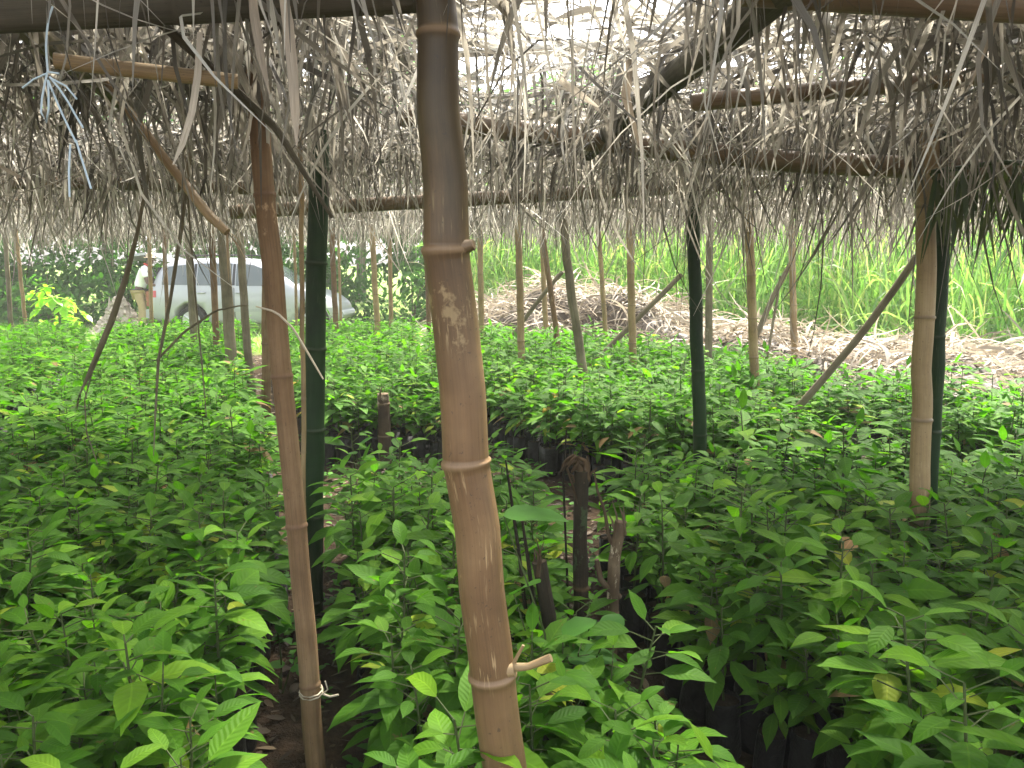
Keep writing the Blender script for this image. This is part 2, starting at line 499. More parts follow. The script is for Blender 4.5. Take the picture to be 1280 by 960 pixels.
# ------------------------------------------------------------------ object helpers
def tag(o, label=None, cat=None, group=None, kind=None):
    if label: o['label'] = label
    if cat: o['category'] = cat
    if group: o['group'] = group
    if kind: o['kind'] = kind
    return o


def link(name, me, parent=None):
    o = bpy.data.objects.new(name, me)
    COL.objects.link(o)
    if parent is not None:
        o.parent = parent
    return o


def thing(name, loc, label, cat, group=None, rz=0.0):
    o = bpy.data.objects.new(name, None)
    o.empty_display_size = 0.1
    o.location = loc
    o.rotation_euler = (0, 0, rz)
    COL.objects.link(o)
    return tag(o, label, cat, group)


def inside(poly, x, y):
    poly = np.asarray(poly)
    x, y = np.asarray(x), np.asarray(y)
    r = np.zeros(x.shape, bool)
    j = len(poly) - 1
    for i in range(len(poly)):
        xi, yi = poly[i]; xj, yj = poly[j]
        cnd = ((yi > y) != (yj > y)) & (x < (xj - xi) * (y - yi) / (yj - yi + 1e-12) + xi)
        r ^= cnd
        j = i
    return r


def unit(n):
    return norm(rng.normal(0, 1, (n, 3)))


# ------------------------------------------------------------------ world and sun
SUN_EL, SUN_AZ = R(58), R(28)       # azimuth measured from straight ahead (+Y) towards the right (+X)
w = bpy.data.worlds.new('World')
scene.world = w
w.use_nodes = True
nt = w.node_tree
bg = nt.nodes['Background']
sky = nt.nodes.new('ShaderNodeTexSky')
sky.sky_type = 'NISHITA'
sky.sun_disc = False
sky.sun_elevation = SUN_EL
sky.sun_rotation = SUN_AZ
sky.air_density = 1.0
sky.dust_density = 3.0
hs = nt.nodes.new('ShaderNodeHueSaturation')      # thin white cloud over the whole sky
hs.inputs['Saturation'].default_value = 0.35
nt.links.new(sky.outputs[0], hs.inputs['Color'])
nt.links.new(hs.outputs[0], bg.inputs[0])
bg.inputs[1].default_value = 0.12
sun = bpy.data.lights.new('sun', 'SUN')
sun.energy = 3.6
sun.angle = R(5)
sun.color = (1.0, 0.94, 0.82)
so = bpy.data.objects.new('sun', sun)
dv = Vector((math.sin(SUN_AZ) * math.cos(SUN_EL), math.cos(SUN_AZ) * math.cos(SUN_EL), math.sin(SUN_EL)))
so.rotation_euler = dv.to_track_quat('Z', 'Y').to_euler()
so.location = dv * 50
COL.objects.link(so)
scene.view_settings.view_transform = 'Standard'
scene.view_settings.look = 'None'
scene.view_settings.exposure = 2.78
scene.view_settings.gamma = 1.0
cy = scene.cycles
cy.max_bounces = 10
cy.diffuse_bounces = 6
cy.glossy_bounces = 3
cy.transmission_bounces = 6
cy.transparent_max_bounces = 6
cy.use_denoising = True
cy.sample_clamp_indirect = 6.0
try:
    cy.denoiser = 'OPENIMAGEDENOISE'
    cy.denoising_input_passes = 'RGB_ALBEDO_NORMAL'
except Exception:
    pass

# ------------------------------------------------------------------ ground
def ground_z(x, y):
    return 0.02 * np.sin(x * 1.7 + 0.4) * np.cos(y * 1.3) + 0.012 * np.sin(x * 5.1 + y * 3.3)


ax = np.concatenate([np.linspace(-250, -14, 12), np.linspace(-13, 13, 131), np.linspace(14, 250, 12)])
ay = np.concatenate([np.linspace(-60, -3, 8), np.linspace(-2.8, 19, 110), np.linspace(20, 300, 14)])
X, Y = np.meshgrid(ax, ay)
near = (np.abs(X) < 13) & (Y > -3) & (Y < 19)
Z = np.where(near, ground_z(X, Y) + rng.normal(0, 0.006, X.shape), 0.0)
acc = Acc()
n, m = X.shape
i0 = np.arange(n - 1)[:, None] * m + np.arange(m - 1)[None, :]
acc.add(np.stack([X, Y, Z], -1).reshape(-1, 3), np.stack([i0, i0 + 1, i0 + m + 1, i0 + m], -1).reshape(-1, 4), 0, np.stack([X, Y], -1).reshape(-1, 2))
g = link('ground', acc.mesh('ground', M['ground']))
tag(g, 'brown soil of the nursery floor running out to sunlit grass', 'ground', kind='structure')

# ------------------------------------------------------------------ beds
BEDS = {
    'left': [(-0.50, 0.9), (-0.72, 1.75), (-1.06, 3.3), (-1.55, 4.9), (-2.62, 7.5), (-4.2, 12.6), (-6.3, 12.6), (-4.1, 7.2), (-3.05, 4.7), (-2.6, 3.0), (-2.3, 0.9)],
    'front': [(-0.12, 1.1), (0.66, 1.1), (0.56, 1.5), (0.37, 1.85), (0.27, 2.3), (0.17, 3.1), (0.04, 4.15), (-0.82, 4.15), (-0.66, 3.1), (-0.32, 2.0)],
    'right': [(0.80, 1.0), (0.84, 1.5), (0.93, 1.85), (0.86, 2.15), (0.62, 2.4), (0.50, 3.2), (0.50, 3.8), (0.80, 4.25), (1.7, 4.35), (3.6, 4.5), (3.6, 1.0)],
    'middle': [(-0.42, 7.3), (0.36, 5.45), (0.6, 5.1), (1.5, 4.95), (2.25, 5.5), (2.75, 6.1), (2.85, 7.8), (2.3, 9.7), (-0.4, 12.2), (-1.3, 12.2), (-1.0, 9.0)],
    'rear': [(-1.45, 5.95), (-1.08, 6.12), (-0.80, 6.12), (-0.48, 6.0), (-0.62, 7.1), (-1.2, 9.0), (-1.6, 13.0), (-3.7, 13.0), (-2.2, 8.0), (-1.62, 6.4)],
    'edge': [(2.75, 5.55), (3.3, 4.95), (4.6, 5.0), (3.9, 6.3), (3.15, 7.6), (3.0, 6.2)],
    'outer': [(-3.45, 4.7), (-4.45, 7.0), (-6.65, 12.5), (-8.8, 12.5), (-7.2, 8.0), (-5.6, 4.7)],
}
u_ax, v_ax = np.array([-0.31, 0.951]), np.array([0.951, 0.31])
sd_xy, sd_bed = [], []
for nm, poly in BEDS.items():
    A = np.arange(-16, 17, 0.127)
    aa, bb = np.meshgrid(A, A)
    aa = aa + 0.0635 * (np.arange(len(A)) % 2)[:, None]
    px = aa * v_ax[0] + bb * u_ax[0] * 0.9
    py = aa * v_ax[1] + bb * u_ax[1] * 0.9
    ok = inside(poly, px, py)
    q = np.stack([px[ok], py[ok]], 1)
    q = q + rng.normal(0, 0.018, q.shape)
    sd_xy.append(q)
    sd_bed += [nm] * len(q)
sd_xy = np.concatenate(sd_xy)
sd_bed = np.array(sd_bed)

# ------------------------------------------------------------------ posts and poles
post_bases = []


def poly_up(pix, Ys, z0=-0.08, z1=2.07):
    if np.isscalar(Ys):
        Ys = [Ys] * len(pix)
    P = [at(a, b, y) for (a, b), y in zip(pix, Ys)]
    P.sort(key=lambda q: -q[2])
    P = np.array(P)
    if z1 is not None:
        d = P[0] - P[1]
        if d[2] > 1e-4:
            P = np.vstack([P[0] + d * (z1 - P[0][2]) / d[2], P]) if P[0][2] < z1 else P
    if z0 is not None:
        d = P[-1] - P[-2]
        if P[-1][2] > z0:
            P = np.vstack([P, P[-1] + d * (z0 - P[-1][2]) / d[2]])
    return P[::-1]          # from the ground up


def pole(name, cat, label, pix, Ys, dia, mat, top=None, group=None, z0=-0.08, z1=2.07, nodes=0.3, lump=0.012, parts=None, sides=14, taper=0.88, phase=None):
    P = poly_up(pix, Ys, z0, z1)
    # gentle extra crookedness between the given points
    cum = np.concatenate([[0], np.cumsum(np.linalg.norm(np.diff(P, axis=0), axis=1))])
    ss = np.linspace(0, cum[-1], max(8, int(cum[-1] / 0.12)))
    Q = np.stack([np.interp(ss, cum, P[:, i]) for i in range(3)], 1)
    for _ in range(3):
        Q[1:-1] = (Q[:-2] + 2 * Q[1:-1] + Q[2:]) / 4
    Q[1:-1, :2] += rng.normal(0, 0.0025, (len(Q) - 2, 2))
    ph = rng.uniform(0.05, nodes or 1) if phase is None else phase
    na = np.arange(ph, cum[-1], nodes) + rng.normal(0, 0.012, len(np.arange(ph, cum[-1], nodes))) if nodes else ()
    acc = Acc()
    rad = np.linspace(dia / 2, dia / 2 * taper, len(Q))
    base = Vector(P[0] if z0 is None else [*P[0][:2], 0.0])
    add_tube(acc, Q - np.array(base), rad, sides, 0, na, lump=lump, step=0.05)
    if z0 is not None:
        post_bases.append((P[0][0], P[0][1], dia / 2))
    if parts:
        root = thing(name, base, label, cat, group)
        link('culm' if nodes else 'shaft', acc.mesh('culm', M[mat]), root)
        return root, Q
    o = link(name, acc.mesh(name, M[mat]))
    o.location = base
    tag(o, label, cat, group)
    return o, Q


SUP = 'posts holding up the thatch'
# the big pole in front of the lens
r0, Q0 = pole('bamboo_post', 'post', 'thick brown bamboo post with scratched bark, nearest of all the posts', [(542, 0), (547, 130), (561, 310), (585, 575), (614, 840), (631, 960)], 1.45, 0.089, 'bamboo_brown', group=SUP, nodes=0.0001 + 9, parts=True, sides=28, taper=0.75, lump=0.004)
# rebuild its culm with the joints where the photograph has them
for ch in list(r0.children):
    bpy.data.objects.remove(ch)
acc = Acc()
cum = np.concatenate([[0], np.cumsum(np.linalg.norm(np.diff(Q0, axis=0), axis=1))])
jz = [at(561, 312, 1.45)[2], at(585, 577, 1.45)[2], at(614, 842, 1.45)[2], at(543, 42, 1.45)[2], 0.25]
ja = [float(np.interp(z, Q0[:, 2], cum)) for z in jz]
rad = np.interp(Q0[:, 2], [0, 0.8, 1.3, 1.6, 2.1], [0.043, 0.0435, 0.0425, 0.041, 0.032])
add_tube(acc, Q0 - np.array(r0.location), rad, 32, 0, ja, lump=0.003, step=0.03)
link('culm', acc.mesh('culm', M['bamboo_dark_top']), r0)
acc = Acc()
b0 = at(641, 836, 1.43) - np.array(r0.location)
add_tube(acc, [b0 + [-0.02, 0, -0.004], b0 + [0.004, -0.004, 0.0]], [0.014, 0.013], 10, lump=0.1, step=0.01)
add_tube(acc, [b0 + [0, 0, 0.003], b0 + [0.03, -0.01, 0.010], b0 + [0.072, -0.02, 0.033]], [0.009, 0.0065, 0.0075], 10, lump=0.12, step=0.008)
add_tube(acc, [b0 + [0, 0, 0.008], b0 + [0.02, -0.004, 0.05]], [0.004, 0.003], 6, lump=0.1, step=0.01)
link('branch_stub', acc.mesh('branch_stub', M['bamboo_tan']), r0)
acc = Acc()
b0 = at(588, 308, 1.43) - np.array(r0.location)
add_tube(acc, [b0 + [-0.012, 0, 0], b0 + [0.006, -0.006, 0.004]], [0.013, 0.009], 10, lump=0.1, step=0.008)
link('bud_knob', acc.mesh('bud_knob', M['bamboo_brown']), r0)

r1, Q1 = pole('wooden_post', 'post', 'reddish brown wooden post leaning left, with a twine knot low down', [(322, 130), (330, 250), (345, 400), (361, 560), (373, 700), (389, 860), (396, 960)], 2.0, 0.054, 'bark_brown', group=SUP, nodes=0.42, parts=True, sides=18, taper=0.9, lump=0.02)
acc = Acc()
b0 = at(388, 868, 1.99) - np.array(r1.location)
th = np.linspace(0, 2 * math.pi, 17)
for dz in (0.0, 0.008):
    add_tube(acc, [b0 + [0.031 * math.cos(t), 0.031 * math.sin(t) + 0.008, dz + 0.004 * math.sin(t)] for t in th], 0.0022, 5, step=0.02)
add_tube(acc, [b0 + [0.034, -0.004, 0.004], b0 + [0.05, -0.012, 0.02], b0 + [0.044, -0.012, 0.045]], 0.002, 5, step=0.01)
add_tube(acc, [b0 + [0.034, -0.004, 0.004], b0 + [0.055, -0.012, 0.0], b0 + [0.078, -0.012, 0.006]], 0.003, 5, step=0.01)
link('twine_knot', acc.mesh('twine_knot', M['twine']), r1)

pole('bamboo_post', 'post', 'dark green bamboo post right behind the reddish brown post', [(397, 270), (393, 500), (390, 785)], 3.32, 0.09, 'bamboo_green', group=SUP, nodes=0.37, sides=20)
pole('bamboo_stick', 'stick', 'slender pale bamboo stick standing against the left side of the green post', [(377, 300), (379, 480), (381, 650)], 3.2, 0.021, 'bamboo_tan', nodes=0.2, sides=10)
pole('bamboo_post', 'post', 'tan bamboo post at the right with its lower end dark, in the right bed', [(1160, 230), (1155, 400), (1149, 655)], 3.15, 0.080, 'bamboo_dark_foot', group=SUP, nodes=0.41, sides=20)
pole('bamboo_post', 'post', 'dark green bamboo pole pressed against the right side of the tan post', [(1181, 225), (1174, 400), (1163, 620)], 3.28, 0.062, 'bamboo_green', group=SUP, nodes=0.38, sides=16)
pole('bamboo_post', 'post', 'green bamboo post with thatch hanging round its upper half, right of centre', [(866, 240), (870, 400), (875, 565)], 4.4, 0.078, 'bamboo_green', group=SUP, nodes=0.36, sides=16)
far_posts = [
    ('wooden_post', 'thin brown wooden post just behind the green post wrapped in thatch', [(887, 290), (886, 425)], 8.2, 0.08, 'wood_grey', 0),
    ('wooden_post', 'crooked grey-green post leaning left in the bright middle bed', [(706, 295), (715, 370), (729, 468)], 7.2, 0.085, 'wood_grey', 0),
    ('bamboo_post', 'upright tan bamboo post in the middle bed before the heap of dead fronds', [(787, 270), (791, 447)], 8.2, 0.082, 'bamboo_tan', 0.35),
    ('bamboo_post', 'tan bamboo post between the green post and the two farther right posts', [(935, 260), (944, 480)], 6.6, 0.082, 'bamboo_tan', 0.35),
    ('bamboo_post', 'straight pale bamboo post standing in front of the tall green grass', [(989, 285), (993, 437)], 9.2, 0.085, 'bamboo_tan', 0.4),
    ('bamboo_post', 'tan bamboo post right of the thick foreground post, with clear joints', [(648, 290), (652, 449)], 8.2, 0.078, 'bamboo_tan', 0.33),
    ('wooden_post', 'dark thin post leaning slightly left between two pale posts', [(681, 310), (697, 427)], 9.6, 0.068, 'bark_brown', 0),
    ('bamboo_post', 'pale far post crossed by the dark leaning one', [(678, 312), (682, 407)], 11.6, 0.08, 'bamboo_tan', 0.35),
    ('bamboo_post', 'thin yellowish post in front of the dead frond heap near its middle', [(749, 300), (757, 418)], 10.6, 0.066, 'bamboo_tan', 0.3),
    ('bamboo_post', 'pale far post seen close to the right edge of the thick bamboo post', [(600, 290), (602, 415)], 11, 0.085, 'bamboo_tan', 0.35),
    ('bamboo_post', 'tan far post leaning slightly left in the rear bed', [(465, 290), (472, 415)], 11, 0.085, 'bamboo_tan', 0.35),
    ('bamboo_post', 'thin far post at the rear edge, next right of the leaning tan one', [(487, 300), (489, 405)], 12.7, 0.075, 'bamboo_tan', 0.35),
    ('bamboo_post', 'brown far post just past the nose of the silver car', [(415, 300), (420, 411)], 11.8, 0.085, 'bark_brown', 0.35),
    ('bamboo_stick', 'thin pale stick beside the brown post at the nose of the car', [(423, 300), (426, 400)], 12.8, 0.045, 'bamboo_tan', 0.3),
    ('bamboo_post', 'far post half hidden by the left edge of the thick bamboo post', [(533, 320), (536, 407)], 12, 0.075, 'bark_brown', 0.35),
    ('wooden_post', 'grey-brown post in front of the rear wheel of the car', [(236, 310), (243, 428)], 10.5, 0.10, 'wood_grey', 0),
    ('wooden_post', 'brown post in front of the rear side window of the car', [(265, 300), (271, 445)], 9.2, 0.08, 'bark_brown', 0),
    ('wooden_post', 'thickest of the grey posts before the car, bark still on', [(279, 300), (286, 400), (291, 485)], 8.4, 0.125, 'wood_grey', 0),
    ('wooden_post', 'grey post standing in the path in front of the front window of the car', [(301, 310), (308, 420), (316, 502)], 8.9, 0.095, 'wood_grey', 0),
    ('wooden_post', 'brown post at the path edge, seen just left of the reddish brown post', [(333, 300), (333, 548)], 6.9, 0.085, 'bark_brown', 0.5),
    ('bamboo_post', 'pale thin post between the person and the tail lamp of the car', [(187, 325), (190, 414)], 12.2, 0.062, 'bamboo_tan', 0.35),
    ('bamboo_post', 'thin brown post in front of the open tailgate of the car', [(206, 320), (210, 412)], 11.8, 0.062, 'bark_brown', 0.35),
    ('bamboo_post', 'thin pale post near the left border, beside the lime green plant', [(23, 320), (31, 396)], 12.6, 0.06, 'bamboo_tan', 0.35),
    ('wooden_post', 'outermost brown post at the far left, before the dark shrubs', [(8, 320), (13, 398)], 12.2, 0.07, 'wood_grey', 0),
    ('bamboo_stick', 'thin stick seen between the reddish brown post and the green post', [(368, 300), (371, 402)], 12.4, 0.05, 'bamboo_tan', 0.3),
]
for nm, lab, pix, yy, dia, mt, nd in far_posts:
    pole(nm, 'stick' if 'stick' in nm else 'post', lab, pix, yy, dia, mt, group=None if 'stick' in nm else SUP, nodes=nd, sides=10, lump=0.03 if 'wood' in nm else 0.012)
PROP = 'slanting props'
pole('leaning_prop', 'prop', 'long grey slanting prop running from the right bed up to the tan post', [(1146, 320), (1080, 415), (1006, 500)], [5.3, 5.45, 5.6], 0.055, 'wood_grey', group=PROP, nodes=0, z0=0.2, z1=None, sides=12, lump=0.03)
pole('leaning_prop', 'prop', 'dark slanting prop lying against the frond heap right of centre', [(852, 343), (800, 395), (757, 438)], 8.8, 0.062, 'wood_grey', group=PROP, nodes=0, z0=0.2, z1=None, sides=10, lump=0.03)
pole('leaning_prop', 'prop', 'short crooked slanting branch behind the pale posts of the middle bed', [(703, 340), (675, 372), (652, 404)], 10.2, 0.06, 'wood_grey', group=PROP, nodes=0, z0=0.3, z1=None, sides=10, lump=0.04)
pole('leaning_prop', 'prop', 'slanting branch leaning on the pale post before the tall grass', [(988, 330), (965, 372), (944, 425)], 9.35, 0.07, 'wood_grey', group=PROP, nodes=0, z0=0.2, z1=None, sides=10, lump=0.04)
pole('leaning_prop', 'prop', 'thin steep branch beside the pale post before the tall grass', [(976, 345), (961, 436)], 9.1, 0.035, 'wood_grey', group=PROP, nodes=0, z0=0.2, z1=None, sides=8, lump=0.04)

# ------------------------------------------------------------------ roof beams
BEAM = 'bamboo poles of the roof frame'


def beam(label, pix, Ys, dia, mat, name='roof_beam', nodes=0.34, sides=16, ext=(0, 0)):
    P = np.array([at(a, b, y) for (a, b), y in zip(pix, Ys)])
    d0 = norm(P[0] - P[1]); d1 = norm(P[-1] - P[-2])
    if ext[0]: P = np.vstack([P[0] + d0 * ext[0], P])
    if ext[1]: P = np.vstack([P, P[-1] + d1 * ext[1]])
    c = P.mean(0)
    Lt = np.linalg.norm(np.diff(P, axis=0), axis=1).sum()
    acc = Acc()
    na = np.arange(0.1, Lt, nodes) if nodes else ()
    add_tube(acc, P - c, dia / 2, sides, 0, na, lump=0.012, step=0.08)
    o = link(name, acc.mesh(name, M[mat]))
    o.location = c
    return tag(o, label, 'beam', BEAM)


beam('long brown roof beam crossing from the middle to the right border', [(590, 156), (780, 180), (1000, 203), (1290, 216)], [3.35, 3.3, 3.25, 3.2], 0.085, 'bamboo_brown', ext=(0.3, 0.8))
beam('light brown roof beam passing behind the thick bamboo post', [(330, 263), (620, 247), (880, 232)], [5.0, 5.0, 5.0], 0.085, 'bamboo_brown', ext=(0.2, 0.4))
beam('tan roof beam low at the left border behind the hanging leaves', [(-10, 228), (150, 230), (330, 236)], [4.6, 4.6, 4.6], 0.07, 'bamboo_brown', ext=(1.2, 0.2))
beam('dark roof beam along the top left border, nearest to the camera', [(-20, 20), (260, 6), (530, -6)], [1.42, 1.45, 1.5], 0.058, 'wood_dark', ext=(0.8, 0.0))
beam('brown roof beam at the top right corner', [(1060, -4), (1300, 10)], [1.55, 1.5], 0.055, 'bamboo_brown', ext=(0.2, 0.8))
beam('thick dark rafter running away from the top edge right of centre', [(985, -20), (790, 140), (735, 190)], [1.55, 2.85, 3.75], 0.078, 'wood_dark', ext=(0.6, 0.0), nodes=0)
beam('short pale bamboo end sticking out under the thatch at the upper left', [(68, 76), (190, 90)], [1.5, 1.55], 0.028, 'bamboo_tan', ext=(0, 0.15))
beam('brown bamboo end under the dark thatch at the upper right', [(1000, 116), (1220, 96)], [2.35, 2.3], 0.05, 'bamboo_brown', ext=(0.3, 0.4))
beam('grey roof pole half buried in thatch at the upper left, in front of the reddish post', [(40, 40), (130, 110)], [1.7, 2.3], 0.05, 'wood_grey', nodes=0, ext=(0.3, 0.3))


def world_beam(label, a, b, dia, mat):
    a, b = np.array(a, float), np.array(b, float)
    c = (a + b) / 2
    acc = Acc()
    add_tube(acc, np.array([a, (a + b) / 2 + [0, 0, -0.02], b]) - c, dia / 2, 12, 0, np.arange(0.15, np.linalg.norm(b - a), 0.36), lump=0.012, step=0.1)
    o = link('roof_beam', acc.mesh('roof_beam', M[mat]))
    o.location = c
    return tag(o, label, 'beam', BEAM)


world_beam('cross pole carrying the thatch over the middle bed', (-5.2, 7.2, 2.07), (3.2, 7.0, 2.05), 0.08, 'bamboo_brown')
world_beam('cross pole carrying the thatch before the frond heap', (-6.5, 9.3, 2.10), (3.1, 9.1, 2.08), 0.08, 'bamboo_brown')
world_beam('rearmost cross pole of the thatch, along the far eave', (-8.5, 12.2, 2.12), (0.0, 12.0, 2.10), 0.08, 'bamboo_brown')

# ------------------------------------------------------------------ thatch
ROOF = [(-9.5, -2.5), (3.3, -2.5), (3.35, 4.0), (3.5, 9.6), (1.0, 11.0), (-0.6, 13.0), (-9.5, 13.4)]


def roof_z(x, y):
    return 2.10 + 0.035 * np.sin(x * 2.1 + y * 0.7) + 0.03 * np.sin(y * 2.6 + 1.0)


def thatch(acc, n_fr, region, leaflets, Lr, hang_frac, sag=0.0, Wr=(0.012, 0.026), zoff=(0.0, 0.14)):
    """fronds laid across the beams: ribs and their leaflets"""
    x0, x1, y0, y1 = region
    cx, cyy = rng.uniform(x0, x1, n_fr), rng.uniform(y0, y1, n_fr)
    ok = inside(ROOF, cx, cyy)
    cx, cyy = cx[ok], cyy[ok]
    n = len(cx)
    ang = rng.normal(0, 0.45, n) + np.where(rng.random(n) < 0.5, 0, math.pi)
    zo = rng.uniform(*zoff, n)
    Lf = rng.uniform(1.0, 1.9, n)
    # ribs
    d = np.stack([np.cos(ang), np.sin(ang), rng.normal(0, 0.04, n)], 1)
    c = np.stack([cx, cyy, roof_z(cx, cyy) + zo], 1)
    st = c - d * (Lf / 2)[:, None]
    add_ribbons(acc, st, d, Lf, rng.uniform(0.012, 0.022, n), 0.03, STRIP4_T, STRIP4_W, rng.uniform(0.3, 0.8, n), roll=rng.uniform(0, 3.1, n))
    # leaflets
    t = rng.random((n, leaflets))
    side = np.where(rng.random((n, leaflets)) < 0.5, -1, 1)
    P = st[:, None, :] + d[:, None, :] * (Lf[:, None] * t)[..., None]
    perp = np.stack([-d[:, 1], d[:, 0], np.zeros(n)], 1)
    D = d[:, None, :] * rng.uniform(0.2, 0.9, (n, leaflets))[..., None] + perp[:, None, :] * (side * rng.uniform(0.4, 1.0, (n, leaflets)))[..., None]
    D[..., 2] += rng.normal(-0.05, 0.18, (n, leaflets))
    P, D = P.reshape(-1, 3), D.reshape(-1, 3)
    # the thatch has worn thin in one place over the path
    worn = (((P[:, 0] - 0.05) / 0.38) ** 2 + ((P[:, 1] - 2.1) / 0.7) ** 2 < 1) & (rng.random(len(P)) < 0.86)
    P, D = P[~worn], D[~worn]
    k = len(P)
    hang = rng.random(k) < hang_frac
    droop = np.where(hang, rng.uniform(2.2, 6.0, k), rng.normal(0.25, 0.5, k))
    L = rng.uniform(*Lr, k)
    L = np.where(hang, L * rng.uniform(0.6, 1.0, k), L)
    tint = np.clip(rng.beta(1.3, 1.7, k) * np.where(hang, 0.95, 1.0), 0, 1)
    add_ribbons(acc, P, D, L, rng.uniform(*Wr, k), droop, STRIP_T, STRIP_W, tint, roll=rng.normal(0, 0.9, k), curl=rng.normal(0, 0.8, k))


def fringe(acc, pts, Lr, W=(0.008, 0.02), spread=0.25, tint=(0.1, 0.9), zr=(-0.02, 0.1)):
    """leaflets hanging down"""
    n = len(pts)
    P = np.array(pts, float)
    P = np.stack([P[:, 0], P[:, 1], roof_z(P[:, 0], P[:, 1]) + rng.uniform(*zr, n)], 1)
    D = np.stack([rng.normal(0, spread, n), rng.normal(0, spread, n), np.full(n, -1.0)], 1)
    L = rng.uniform(*Lr, n) * np.where(rng.random(n) < 0.12, 1.45, 1.0)
    add_ribbons(acc, P, D, L, rng.uniform(*W, n), rng.uniform(0, 0.8, n), STRIP_T, STRIP_W, rng.uniform(*tint, n), roll=rng.uniform(-1.5, 1.5, n), curl=rng.normal(0, 0.5, n))


acc = Acc()
thatch(acc, 370, (-4.2, 3.4, 1.15, 5.2), 44, (0.25, 0.6), 0.34, Wr=(0.007, 0.021))
thatch(acc, 55, (1.0, 3.4, 1.3, 4.5), 44, (0.22, 0.5), 0.25, Wr=(0.006, 0.018), zoff=(0.04, 0.2))
thatch(acc, 60, (-3.4, -0.4, 1.2, 3.0), 44, (0.22, 0.5), 0.35, Wr=(0.006, 0.017), zoff=(0.04, 0.2))
thatch(acc, 400, (-8.5, 3.5, 5.2, 13.4), 40, (0.22, 0.5), 0.55, Wr=(0.010, 0.024))
thatch(acc, 120, (-8.5, -4.2, 0.7, 5.2), 34, (0.3, 0.6), 0.2, Wr=(0.014, 0.028))


def tangle(acc, n, region, zr, Lr=(0.25, 0.8), W=(0.004, 0.012), flat=0.35):
    """loose stringy leaflets caught at every angle under the thatch"""
    x, y = rng.uniform(region[0], region[1], n), rng.uniform(region[2], region[3], n)
    ok = inside(ROOF, x, y)
    x, y = x[ok], y[ok]
    n = len(x)
    az = rng.uniform(0, 6.283, n)
    D = np.stack([np.cos(az), np.sin(az), rng.normal(-0.1, flat, n)], 1)
    P = np.stack([x, y, roof_z(x, y) + rng.uniform(*zr, n)], 1)
    add_ribbons(acc, P, D, rng.uniform(*Lr, n), rng.uniform(*W, n), rng.normal(0.6, 1.2, n), STRIP_T, STRIP_W, rng.beta(1.3, 1.5, n), roll=rng.uniform(-1.5, 1.5, n), curl=rng.normal(0, 1.6, n))


tangle(acc, 2000, (-3.2, 3.3, 1.2, 5.5), (-0.10, 0.16))
tangle(acc, 1500, (-6.0, 3.3, 5.2, 12.5), (-0.10, 0.10))
tangle(acc, 260, (-1.4, 1.9, 1.15, 2.6), (-0.04, 0.2), W=(0.003, 0.009))


def along(a, b, n, j=0.12):
    t = rng.random(n)[:, None]
    t = np.clip(t + 0.02 * np.sin(t * 90) + 0.012 * np.sin(t * 231), 0, 1)
    return np.array(a)[None] * (1 - t) + np.array(b)[None] * t + rng.normal(0, j, (n, 2))


# tufts hanging round the tops of the nearer posts
for q in ((397, 250, 3.32), (866, 235, 4.4), (1165, 225, 3.15), (706, 270, 7.2), (935, 250, 6.6), (322, 130, 2.0), (787, 265, 8.2)):
    p = at(*q)
    fringe(acc, np.c_[np.full(46, p[0]), np.full(46, p[1])] + rng.normal(0, 0.09, (46, 2)), (0.2, 0.5), W=(0.006, 0.018))
# far and side eaves, and loose rows hung over the inner beams
fringe(acc, along((-8.8, 13.1), (-0.6, 12.7), 1500), (0.12, 0.5))
fringe(acc, along((-0.6, 12.7), (1.0, 10.8), 420), (0.12, 0.5))
fringe(acc, along((1.0, 10.8), (3.4, 9.4), 380), (0.1, 0.55))
fringe(acc, along((3.35, 9.4), (3.3, 2.0), 800, 0.2), (0.15, 0.7))
fringe(acc, along((-6.0, 9.3), (3.1, 9.1), 700, 0.4), (0.15, 0.48))
fringe(acc, along((-5.2, 7.2), (3.2, 7.0), 700, 0.4), (0.15, 0.5))
fringe(acc, along((-3.2, 5.0), (3.2, 5.0), 460, 0.4), (0.15, 0.55), W=(0.006, 0.016))
fringe(acc, along((0.2, 3.5), (3.2, 3.3), 300, 0.3), (0.2, 0.7), W=(0.005, 0.015))
fringe(acc, along((-3.0, 4.6), (-0.8, 4.6), 380, 0.4), (0.2, 0.6), W=(0.006, 0.015))
fringe(acc, along((-1.6, 2.4), (1.8, 2.4), 240, 0.45), (0.15, 0.55), W=(0.004, 0.011), tint=(0.0, 0.9))
fringe(acc, along((-1.0, 1.5), (1.2, 1.5), 90, 0.2), (0.15, 0.42), W=(0.003, 0.009), tint=(0.0, 0.7))
# long single strands
fringe(acc, along((-0.4, 8.4), (3.2, 6.6), 260, 0.7), (0.35, 0.75), W=(0.006, 0.014), tint=(0.1, 0.6), spread=0.15)
fringe(acc, along((0.8, 5.6), (3.0, 4.8), 170, 0.5), (0.35, 0.75), W=(0.005, 0.013), tint=(0.1, 0.6), spread=0.15)
fringe(acc, along((0.4, 4.2), (2.6, 3.6), 60, 0.5), (0.5, 0.95), W=(0.004, 0.010), tint=(0.0, 0.5), spread=0.15)
fringe(acc, along((-4.5, 6.5), (3.0, 7.0), 90, 0.9), (0.4, 0.8), W=(0.005, 0.012), tint=(0.0, 0.5), spread=0.15)
th_o = link('palm_thatch', acc.mesh('palm_thatch', M['thatch']))
tag(th_o, 'grey-brown thatch of dry palm leaves laid over the beams with hanging ends', 'thatch', kind='stuff')

